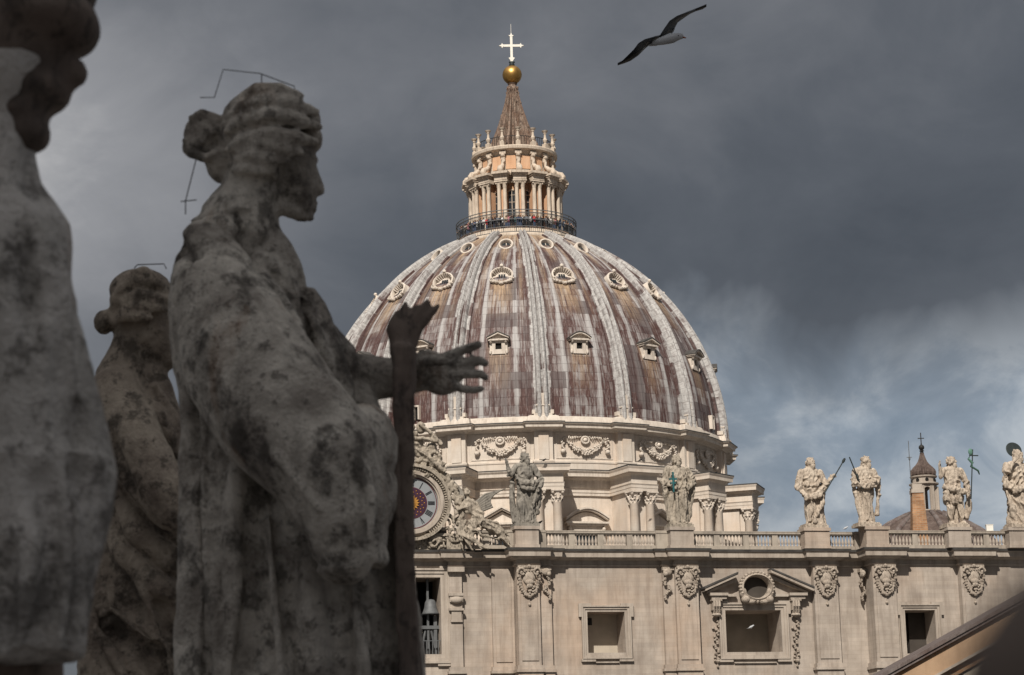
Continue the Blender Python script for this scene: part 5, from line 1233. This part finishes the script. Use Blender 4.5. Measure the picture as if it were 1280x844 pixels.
# ============================================================ gable building lower right
GD = 85.0
g0 = at(1085, 852, GD); g1 = at(1290, 738, GD)
GB = empty('gabled_building', (g0.x, GD, 0)); tag(GB, 'ochre gabled building whose sloping cornice crosses the lower right corner', 'building')
sl_ = (g1.z-g0.z)/(g1.x-g0.x); x1 = 14.0; z0 = g0.z; ax = x1; az_ = z0+sl_*ax
def gz(x): return z0+sl_*x
q = MB(); q.prism([(-3, 0), (2*ax+3, 0), (2*ax+3, gz(-3)-1.6), (ax, az_-1.6), (-3, gz(-3)-1.6)], 0.0, 18); q.build('wall', M['ochre'] if 'ochre' in M else M['cream'], GB)
M['ochre'] = stone('ochre_plaster', (.34, .225, .14), (.42, .29, .19), (.2, .12, .07), streak=.4)
def rake(t0, t1, y0, name, mat, y1=0.001):
    q = MB()
    for s_ in (1, -1):
        pts = [(-4.0, gz(-4.0)-t1), (-4.0, gz(-4.0)-t0), (ax, az_-t0), (ax, az_-t1)]
        if s_ < 0: pts = [(2*ax-x_, z_) for x_, z_ in pts][::-1]
        q.prism(pts, y0, y1)
    return q.build(name, mat, GB)
rake(0, .14, -.42, 'roof_edge', M['lead_plain'], 18.5); rake(.14, .26, -.36, 'roof_tiles', M['lead_plain']); rake(.26, .36, -.26, 'cornice_brick_step', M['brick'])  # brick course stepped between roof tiles and cornice
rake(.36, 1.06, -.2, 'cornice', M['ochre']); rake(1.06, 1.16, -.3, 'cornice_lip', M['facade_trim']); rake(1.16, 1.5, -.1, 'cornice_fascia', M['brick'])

# ============================================================ FOREGROUND STATUES
def lerp_rows(rows, n):
    out = []
    for i in range(len(rows)-1):
        a, c = rows[i], rows[i+1]
        for k in range(n): t = k/n; out.append([a[j]+(c[j]-a[j])*t for j in range(len(a))])
    out.append(list(rows[-1])); return out
def body_rows(q, rows, s, o, dfac=.6, n=40, dy=0.0):
    """rows (py, left px, right px): elliptical sections of a draped body standing at distance s"""
    R_ = []
    for py, l, r in lerp_rows(rows, 3):
        pl, pr = at(l, py, s)-o, at(r, py, s)-o; c = (pl+pr)/2; hw = (pr-pl).length/2
        R_.append([(c.x+hw*math.cos(2*PI*k/n), c.y+dy+hw*dfac*math.sin(2*PI*k/n), c.z) for k in range(n)])
    q.grid(R_, True, True)
def foldfn(amp, fx, tilt, off, top=99, fine=.3, skip=None):
    """carved drapery: long soft ridges with sharp valleys, running with the given tilt"""
    def f(p, n):
        g_ = noise.fractal(p*9+Vector((off, 0, 0)), 1, 2, 3)*amp*fine+noise.fractal(p*32, 1, 2, 2)*amp*.07
        if skip and skip(p): return noise.fractal(p*30, 1, 2, 2)*.0015
        k = 1.0 if p.z < top else max(0, 1-(p.z-top)/.15)
        bend = noise.noise(Vector((p.x*1.3+off, p.y*1.3, p.z*.8)))*.7
        v1 = noise.noise(Vector(((p.x+tilt*p.z)*fx+bend, p.y*fx*.9, p.z*fx*.08+off)))
        w = abs(v1)
        valley = max(0.0, 1-w*7.5)                       # narrow cut between two rounded folds
        return (-valley*1.5*amp+(min(.35, w)-.12)*2.2*amp)*k+g_*(1 if k > 0 else .4)
    return f
class Draped:
    """body sections measured from the photograph, in metres, with tubes laid on their front surface"""
    def __init__(s, o, S_, rows, dfac): s.o, s.S, s.rows, s.d = o, S_, rows, dfac
    def P(s, px, py, dy=0.0): return at(px, py, s.S+dy)-s.o
    def body(s, q): body_rows(q, s.rows, s.S, s.o, s.d)
    def on(s, px, py, lift=0.0):
        rw = s.rows
        for a, c in zip(rw, rw[1:]):
            if a[0] <= py <= c[0]: t = (py-a[0])/(c[0]-a[0]); l = a[1]+(c[1]-a[1])*t; r = a[2]+(c[2]-a[2])*t; break
        else: l, r = (rw[0][1], rw[0][2]) if py < rw[0][0] else (rw[-1][1], rw[-1][2])
        m_ = s.S/FPX*1.02; hw = (r-l)/2; x = max(-.95, min(.95, (px-(l+r)/2)/hw))
        return s.P(px, py, -hw*m_*s.d*math.sqrt(1-x*x)-lift)
    def ridge(s, q, pts, r, lift=0.0): 
        q.tube([s.on(x, y, lift) for x, y in pts], [r*.55]+[r]*(len(pts)-2)+[r*.6], 8)
# --- the woman with the palm
SD = 7.8
base = at(375, 1330, SD); WO = empty('woman_statue', base); tag(WO, 'weathered stone woman with hair in a bun, one hand stretched toward the dome', 'statue')
u = SD/FPX*1.02
D = Draped(base, SD, [(262, 258, 335), (275, 238, 345), (292, 222, 352), (315, 214, 366), (345, 212, 384), (390, 212, 406), (440, 216, 424), (490, 227, 440), (550, 229, 455), (620, 228, 482), (700, 227, 508), (780, 223, 522), (860, 221, 529), (1000, 214, 540), (1200, 205, 552), (1320, 200, 560)], .44)
P = D.P; q = MB(); D.body(q)
# the wide near sleeve bulging towards the viewer, gathered and hanging under the elbow
q.chain([P(262, 318, -.04), P(280, 380, -.14), P(306, 450, -.22), P(352, 520, -.30), P(405, 575, -.36), P(430, 635, -.38), P(438, 684, -.36)], [46*u, 66*u, 80*u, 80*u, 72*u, 57*u, 44*u], 18)
q.ell(P(455, 560, -.26), (.105, .14, .15)); q.ell(P(455, 615, -.26), (.10, .13, .16)); q.ell(P(418, 668, -.34), (.09, .13, .12)); q.ell(P(445, 698, -.34), (.11, .13, .07))
for t, rr in [([(262, 330), (272, 420), (300, 500), (350, 575), (400, 640)], .016), ([(400, 520), (440, 560), (465, 620), (462, 680)], .018)]:
    q.tube([P(x_, y_, -.10-.42*max(0, min(1, (y_-330)/230))) for x_, y_ in t], [rr*.5]+[rr]*(len(t)-2)+[rr*.6], 8)
# chest drapery
for t, rr in [([(300, 300), (345, 340), (385, 400), (410, 460)], .026), ([(270, 290), (320, 330), (360, 390), (395, 470)], .022), ([(240, 285), (262, 330), (275, 380)], .02), ([(330, 320), (372, 352), (400, 408)], .018)]: D.ridge(q, t, rr, .004)
# neck and head
q.chain([P(296, 292, 0), P(312, 250, -.01), P(326, 200, 0)], [52*u, 40*u, 38*u], 16)
q.caps(P(272, 266, 0), P(296, 248, 0), 22*u, 28*u)
q.caps(P(300, 228, -.09), P(322, 285, -.085), .016, .022, 8)          # neck tendon
q.ell(P(326, 175, 0), (.145, .155, .150), 20)
q.ell(P(360, 205, .03), (.100, .108, .165), 20); q.ell(P(374, 226, .04), (.070, .088, .120), 16); q.ell(P(380, 258, .05), (.045, .058, .044), 12)
q.caps(P(391, 205, .05), P(401, 238, .05), .011, .018, 8); q.ell(P(399, 242, .05), (.016, .02, .011), 8)
q.ell(P(394, 254, .05), (.013, .028, .007), 8); q.ell(P(393, 262, .05), (.013, .026, .008), 8); q.ell(P(387, 272, .05), (.020, .028, .016), 8)
q.ell(P(392, 200, .05), (.018, .055, .012), 8); q.ell(P(378, 214, -.035), (.022, .02, .013), 8)
q.caps(P(352, 256, .0), P(378, 269, .03), .036, .028, 10)
q.ell(P(344, 215, -.095), (.020, .014, .036), 10)
# hair: crown, brow roll, parted waves and the bun
q.ell(P(330, 152, 0), (.150, .160, .112), 20); q.ell(P(382, 152, .02), (.055, .115, .060), 14); q.ell(P(305, 172, 0), (.09, .145, .12), 14); q.ell(P(391, 172, .01), (.035, .11, .045), 12)
q.ell(P(257, 168, 0), (.078, .082, .078), 16); q.ell(P(243, 184, -.02), (.045, .06, .042), 12); q.ell(P(262, 188, .0), (.045, .055, .045)); q.ell(P(278, 205, .02), (.06, .09, .07), 12)
hs = [((398, 178), (370, 172), (338, 166), (300, 176), (282, 190)), ((380, 192), (352, 186), (324, 178), (296, 190)), ((362, 202), (338, 200), (314, 192), (292, 200)), ((402, 160), (372, 150), (336, 142), (300, 152), (280, 166)),
      ((398, 142), (366, 130), (334, 124), (300, 134), (282, 150)), ((380, 122), (350, 112), (320, 112), (296, 124)), ((345, 212), (326, 212), (306, 210), (288, 214))]
def hd(x_, y_, ex=.008): 
    a = (x_-330)/74; c = (y_-158)/66; return -.160*math.sqrt(max(.05, 1-a*a*.8-c*c*.55))-ex
for i, t in enumerate(hs): q.tube([P(x_, y_, hd(x_, y_)) for x_, y_ in t], [.014]+[.026]*(len(t)-2)+[.012], 8)
for t in [((236, 150), (252, 142), (270, 148), (276, 166)), ((230, 172), (240, 192), (258, 198), (274, 188)), ((244, 160), (256, 156), (264, 168), (254, 178))]: q.tube([P(x_, y_, -.07) for x_, y_ in t], [.014, .02, .02, .012], 8)
# far forearm and outstretched open hand
q.chain([P(385, 440, .10), P(430, 472, .14), P(495, 473, .16), P(520, 468, .16)], [46*u, 34*u, 25*u, 24*u], 14)
q.ell(P(541, 465, .16), (.080, .035, .072), 16); q.ell(P(534, 452, .15), (.055, .036, .045), 12); q.ell(P(553, 482, .16), (.062, .032, .036), 12)
for pts, r0 in [([(556, 447), (577, 438), (598, 431)], .0195), ([(560, 457), (583, 453), (600, 450), (607, 454)], .0195), ([(560, 468), (584, 468), (602, 468), (607, 472)], .019), ([(554, 480), (577, 486), (593, 488), (602, 486)], .0178)]:
    q.chain([P(x_, y_, .15-.012*j) for j, (x_, y_) in enumerate(pts)], [r0*(1-.09*j) for j in range(len(pts))], 10)
q.chain([P(524, 456, .09), P(540, 450, .06), P(556, 452, .04)], [.026, .022, .017], 10)
q.chain([P(440, 500, .12), P(462, 550, .12), P(474, 620, .10)], [30*u, 30*u, 26*u], 12)
# long robe folds
for t, rr in [([(300, 560), (292, 660), (295, 760), (285, 900), (280, 1300)], .034), ([(336, 640), (345, 720), (350, 800), (352, 900), (350, 1300)], .036), ([(255, 520), (250, 620), (255, 740), (250, 900), (240, 1300)], .03),
              ([(385, 700), (390, 780), (398, 850), (405, 950), (410, 1300)], .045), ([(440, 720), (455, 780), (462, 850), (470, 950), (490, 1300)], .045), ([(490, 640), (500, 720), (505, 800), (510, 900), (525, 1300)], .035), ([(272, 700), (268, 800), (262, 900), (255, 1300)], .024), ([(370, 760), (368, 850), (372, 950), (376, 1300)], .028)]: D.ridge(q, t, rr, .006)
hz_ = P(300, 262).z; hx_ = P(440, 470).x; hz2 = P(440, 520).z; hz3 = P(330, 275).z; hz4 = P(430, 725).z
wb = sculpt(q, 'statue_body', M['near'], WO, .0095, foldfn(.027, 4.6, .06, 3.0, hz_-.12, .22, lambda p: (p.x > hx_ and p.z > hz2) or p.z > hz3 or (p.y < -.24 and p.z > hz4)), 1)
q = MB(); q.box(-.55, .55, -.45, .45, -.12, .03); q.build('base', M['near'], WO)
q = MB(); q.box(-.7, .7, -.6, .6, -1.25, -.12); q.box(-.8, .8, -.7, .7, -1.35, -1.15); po = q.build('statue_pedestal', M['near']); po.location = base; tag(po, 'stone block pedestal under the woman statue with the bun', 'pedestal')
# palm frond held beside her
q = MB()
q.chain([P(520, 1300, -.12), P(514, 850, -.12), P(508, 720, -.12), P(503, 600, -.12), P(505, 520, -.12), P(507, 480, -.12), P(504, 440, -.12)], [.036, .038, .032, .032, .034, .037, .046], 12)
for tip, mid, rr in [((496, 392), (491, 414), .022), ((506, 380), (500, 408), .0235), ((521, 383), (507, 408), .024), ((534, 377), (514, 408), .023), ((549, 381), (521, 409), .019)]:
    q.chain([P(503, 445, -.12), P(mid[0], mid[1], -.12), P(tip[0], tip[1], -.13)], [.040, rr*1.25, rr*.5], 10)
for x_ in (494, 504, 513): q.tube([P(x_, 430, -.165), P(x_+1, 560, -.155), P(x_+2, 700, -.155), P(x_+8, 850, -.16)], .012, 6)
sculpt(q, 'palm_frond', M['palm'], WO, .010, lambda p, n: noise.fractal(p*14, 1, 2, 3)*.006, 1)
# lightning wire round her head
q = MB()
q.tube([P(x_, y_, -.02) for x_, y_ in [(250, 122), (268, 122), (279, 87), (325, 92), (368, 108), (369, 120)]], .0022, 5); q.tube([P(327, 93, -.02), P(327, 112, -.02)], .0022, 5); q.build('protective_wire', M['greyiron'], WO)
q = MB(); q.tube([P(x_, y_, -.02) for x_, y_ in [(245, 200), (232, 251), (232, 268)]], .0022, 5); q.tube([P(226, 252, -.02), P(246, 250, -.02)], .0022, 5); q.build('protective_wire', M['greyiron'], WO)

# --- second statue behind
SB = 10.6; base = at(185, 1170, SB); BU = empty('woman_statue', base); tag(BU, 'smaller stone woman in profile behind, hair rolled low, between the two nearer statues', 'statue'); u = SB/FPX*1.02
D = Draped(base, SB, [(450, 148, 192), (462, 128, 206), (485, 121, 216), (520, 126, 226), (560, 134, 232), (600, 138, 240), (650, 128, 246), (700, 118, 252), (760, 108, 255), (830, 98, 258), (1000, 92, 262), (1165, 90, 265)], .55)
P = D.P; q = MB(); D.body(q)
q.chain([P(146, 490, -.08), P(165, 560, -.20), P(205, 620, -.28), P(262, 660, -.28)], [34*u, 36*u, 30*u, 24*u], 14)
q.chain([P(156, 472), P(164, 440), P(174, 410)], [38*u, 28*u, 27*u], 12)
q.ell(P(176, 380), (.145, .155, .145), 18); q.ell(P(192, 407, -.0), (.10, .108, .175), 16); q.ell(P(204, 425), (.07, .09, .12), 14); q.ell(P(213, 452), (.04, .055, .035), 10)
q.caps(P(213, 405, 0), P(225, 431, 0), .013, .022, 8); q.ell(P(218, 441), (.018, .035, .009), 8); q.ell(P(218, 448), (.018, .035, .009), 8); q.ell(P(214, 404, 0), (.02, .065, .014), 8); q.caps(P(186, 446), P(206, 457), .045, .033)
q.ell(P(200, 412, -.09), (.03, .02, .016), 8); q.ell(P(180, 418, -.10), (.024, .016, .04), 8)
q.ell(P(176, 364), (.150, .160, .105), 18); q.ell(P(130, 403), (.05, .06, .06), 12); q.ell(P(143, 398), (.05, .07, .05), 12); q.ell(P(203, 372), (.07, .13, .06), 12)
for i, t in enumerate([((216, 376), (196, 372), (172, 368), (150, 380)), ((212, 388), (192, 384), (168, 380), (148, 392)), ((192, 398), (172, 396), (156, 396), (138, 404)), ((208, 358), (188, 350), (168, 350), (150, 362)), ((196, 345), (180, 338), (162, 342)), ((150, 360), (142, 375), (138, 392), (146, 408))]):
    q.tube([P(x_, y_, -.160*math.sqrt(max(.1, 1-((x_-176)/44)**2*.8))) for x_, y_ in t], [.014]+[.026]*(len(t)-2)+[.014], 8)
for t, rr in [([(130, 490), (140, 540), (160, 600), (195, 640)], .03), ([(128, 640), (150, 690), (200, 735), (250, 760)], .05), ([(118, 690), (140, 760), (190, 800), (250, 815)], .05), ([(140, 605), (170, 665), (215, 700), (252, 715)], .045), ([(110, 720), (122, 790), (150, 850), (170, 950)], .05), ([(160, 700), (185, 760), (215, 830), (230, 950)], .035), ([(170, 480), (200, 520), (222, 570)], .03), ([(195, 480), (215, 520), (228, 560)], .02)]: D.ridge(q, t, rr, .02)
nz = P(170, 470).z
sculpt(q, 'statue_body', M['near_warm'], BU, .013, foldfn(.036, 3.4, .55, 8.0, nz-.25, .22, lambda p: p.z > nz), 2)
q = MB(); q.box(-.55, .55, -.45, .45, -.1, .03); q.build('base', M['near_warm'], BU)
q = MB(); q.tube([P(168, 335, 0), P(172, 331), P(205, 330), P(208, 336)], .003, 5); q.build('protective_wire', M['greyiron'], BU)
q = MB(); q.box(-.7, .7, -.6, .6, base.z*-1+22.0, -.1); po = q.build('statue_pedestal', M['near_warm']); po.location = base; tag(po, 'stone block pedestal under the smaller rear woman statue', 'pedestal')

# --- big near figure at left
SN = 4.4; base = at(40, 1500, SN); NE = empty('hooded_statue', base); tag(NE, 'large blurred pale stone figure with dark hooded head cut by the left edge', 'statue'); u = SN/FPX*1.02
D = Draped(base, SN, [(180, -55, 44), (205, -75, 47), (232, -110, 52), (258, -130, 74), (278, -140, 90), (300, -150, 92), (345, -165, 90), (400, -170, 100), (470, -175, 117), (540, -180, 131), (600, -180, 143), (660, -175, 134), (720, -170, 118), (790, -165, 108), (828, -160, 104)], .5)
P = D.P; q = MB(); D.body(q)
q.chain([P(0, 240), P(2, 130)], [44*u, 46*u], 14)
q.ell(P(-14, 70), (90*u, 84*u, 100*u), 20)
for t, rr in [([(10, 235), (50, 290), (62, 370), (50, 470), (60, 560)], .022), ([(-20, 250), (5, 330), (20, 430), (25, 560), (20, 680)], .026), ([(70, 560), (92, 640), (90, 720), (75, 815)], .024), ([(20, 590), (38, 680), (30, 760), (20, 820)], .026), ([(40, 255), (78, 330), (90, 420), (100, 500)], .018), ([(-10, 560), (40, 575), (90, 562), (130, 580)], .02)]: D.ridge(q, t, rr, .004)
nz = P(0, 235).z
sculpt(q, 'statue_body', M['near2'], NE, .012, foldfn(.012, 5.0, .06, 5.0, nz, .3), 3)
q = MB()
q.ell(P(-16, 40), (100*u, 96*u, 110*u), 20)
q.ell(P(30, -18, -.02), (98*u, 105*u, 58*u), 18); q.ell(P(62, 30, -.02), (66*u, 90*u, 42*u), 18)
q.ell(P(26, 66, 0), (62*u, 74*u, 36*u), 16); q.caps(P(55, 78), P(90, 92), 32*u, 17*u, 12); q.ell(P(46, 112), (42*u, 54*u, 32*u), 14)
q.ell(P(28, 142), (34*u, 48*u, 28*u), 14); q.ell(P(34, 168, 0), (31*u, 42*u, 24*u), 14)
sculpt(q, 'hood', M['palm'], NE, .011, lambda p, n: noise.fractal(p*6, 1, 2, 3)*.012, 3)  # dark covers face parts too, standing in for shade below the brim
q = MB(); body_rows(q, [(780, -150, 60), (860, -155, 62), (1000, -160, 80), (1250, -170, 90), (1490, -175, 95)], SN, base, .5, 40, .14); q.build('under_robe', M['palm'], NE, True)  # dark colour stands in for the shade beneath the hem
q = MB(); q.box(-.5, .5, -.4, .4, -.1, .03); q.build('base', M['near2'], NE)
q = MB(); q.box(-.6, .6, -.5, .5, 22.0-base.z, -.1); po = q.build('statue_pedestal', M['near2']); po.location = base; tag(po, 'stone block pedestal under the large near figure at left', 'pedestal')

# --- very near dark stone at lower right
b0 = at(1340, 900, .4); q = MB(); ux = .4/FPX
Pn = lambda px, py, dy=0: at(px, py, .4)-b0+Vector((0, dy, 0))
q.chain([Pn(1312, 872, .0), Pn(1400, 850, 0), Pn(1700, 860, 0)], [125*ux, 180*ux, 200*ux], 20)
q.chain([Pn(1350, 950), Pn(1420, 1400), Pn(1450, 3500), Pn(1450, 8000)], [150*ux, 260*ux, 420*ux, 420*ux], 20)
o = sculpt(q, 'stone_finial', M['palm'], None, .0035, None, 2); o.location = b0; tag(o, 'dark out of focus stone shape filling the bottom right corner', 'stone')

# ============================================================ gull and small birds
gp0 = at(832, 47, 30.0); GU = empty('gull', gp0); tag(GU, 'white headed seagull gliding with wings spread at the top of the sky', 'bird')
def G(px, py, dy=0): return at(px, py, 30.0+dy)-gp0
mw = plain('gull_white', (.50, .51, .53), .8); mg = plain('gull_grey', (.11, .118, .13), .8, 0, .3, 8); mk_ = plain('gull_black', (.012, .012, .014), .8); mbk = plain('gull_beak', (.35, .11, .05), .6)
q = MB(); q.chain([G(818, 54, .12), G(828, 51, .02), G(840, 48, -.03), G(847, 46, -.05), G(851, 45.5, -.05)], [.035, .06, .07, .052, .042], 12)
q.chain([G(812, 56.5, .25), G(820, 54, .1)], [.018, .04], 10)
bdy = sculpt(q, 'body', mw, GU, .008, None, 2)
q = MB(); q.chain([G(853, 46.5, -.06), G(857, 47.5, -.07)], [.014, .008], 8); q.build('beak', mbk, GU, True)
q = MB(); q.ell(G(848, 44.5, -.10), .007, 8); q.build('eye', mk_, GU)
def wing(le, te, mats, names, dys):
    """ribbon wing with thickness from leading and trailing edge pixel lists"""
    n = len(le)
    up_, dn_ = [], []
    for (a, c, dy) in zip(le, te, dys):
        A, Cc = G(a[0], a[1], dy), G(c[0], c[1], dy+.16); m_ = (A+Cc)/2
        up_.append([tuple(A), tuple(m_+Vector((0, -.02, .022))), tuple(Cc)]); dn_.append([tuple(A+Vector((0, .004, -.004))), tuple(m_+Vector((0, -.015, -.008))), tuple(Cc+Vector((0, 0, -.004)))])
    for (i0, i1, mt, nm) in mats:
        q = MB()
        loop = []
        for i in range(i0, i1+1): loop.append([up_[i][0], up_[i][1], up_[i][2], dn_[i][2], dn_[i][1], dn_[i][0]])
        q.grid(loop, True, True); q.build(nm, mt, GU, True)
wing([(823, 47), (830, 36), (837, 26), (846, 20), (858, 16), (868, 13), (876, 9), (883, 7)], [(841, 40), (843, 36), (847, 28), (854, 23), (862, 17.5), (870, 13.8), (878, 11.5), (883, 8.4)], [(0, 5, mg, 'wing'), (5, 7, mk_, 'wing_tip')], 0, [-.02, -.05, -.1, -.16, -.22, -.28, -.33, -.38])
wing([(826, 45), (817, 46), (806, 49), (798, 54), (792, 62), (784, 70), (777, 77), (772, 81)], [(832, 46), (822, 49), (814, 54), (806, 61), (798, 69), (788, 76), (779, 79.5), (772, 81.6)], [(0, 4, mg, 'wing'), (4, 7, mk_, 'wing_tip')], 0, [.02, .02, .02, .05, .1, .15, .2, .25])
q = MB(); q.tube([G(816, 49.8, .17), G(808, 57, .18), G(800, 66, .2)], [.012, .014, .008], 6, .5); q.tube([G(843, 36, .1), G(841, 40, .08), G(838, 43, .05)], [.012, .016, .01], 6, .5); q.build('wing_edge', mw, GU, True)

def crow(px, py, dist, label, mat, s=1.0):
    p = at(px, py, dist); q = MB(); q.chain([(-.16, 0, .10), (0, 0, .17), (.12, -.02, .24)], [.03, .09, .05], 10); q.ell((.15, -.02, .27), .05, 10); q.caps((.19, -.02, .27), (.25, -.02, .26), .015, .006, 6)
    q.tube([(-.14, 0, .11), (-.32, 0, .05)], [.04, .02], 8, .4); q.tube([(0, -.03, .1), (0, -.03, 0)], .01, 5); q.tube([(0, .03, .1), (0, .03, 0)], .01, 5)
    o = sculpt(q, 'perched_bird', mat, None, .02, None, 1); o.location = p; o.scale = (s*.95,)*3; tag(o, label, 'bird', 'small birds perched on the building')
crow(675, 656, 176, 'small black bird on the rail right of the leftmost saint statue', mk_, 1.1)
crow(646, 656, 175, 'small dark bird at the foot of the leftmost saint statue', mk_, .9)
crow(800, 577.5, 276, 'small dark bird on the drum cornice left of the robed saint head', mk_, 1.3)
crow(680, 577.5, 277, 'small dark bird on the drum cornice right of the leftmost saint head', mk_, 1.4)
crow(895, 593, 281, 'small dark bird on the drum cornice right of the robed saint', mk_, 1.2)
crow(1057, 663, 185, 'small pale bird on the rail between the two lance bearing saints', mw, 1.1)
crow(939, 787, 178, 'small bird shaped white spot inside the pedimented window opening', mw, 1.2)  # bird shape stands in for a white light spot of unknown source
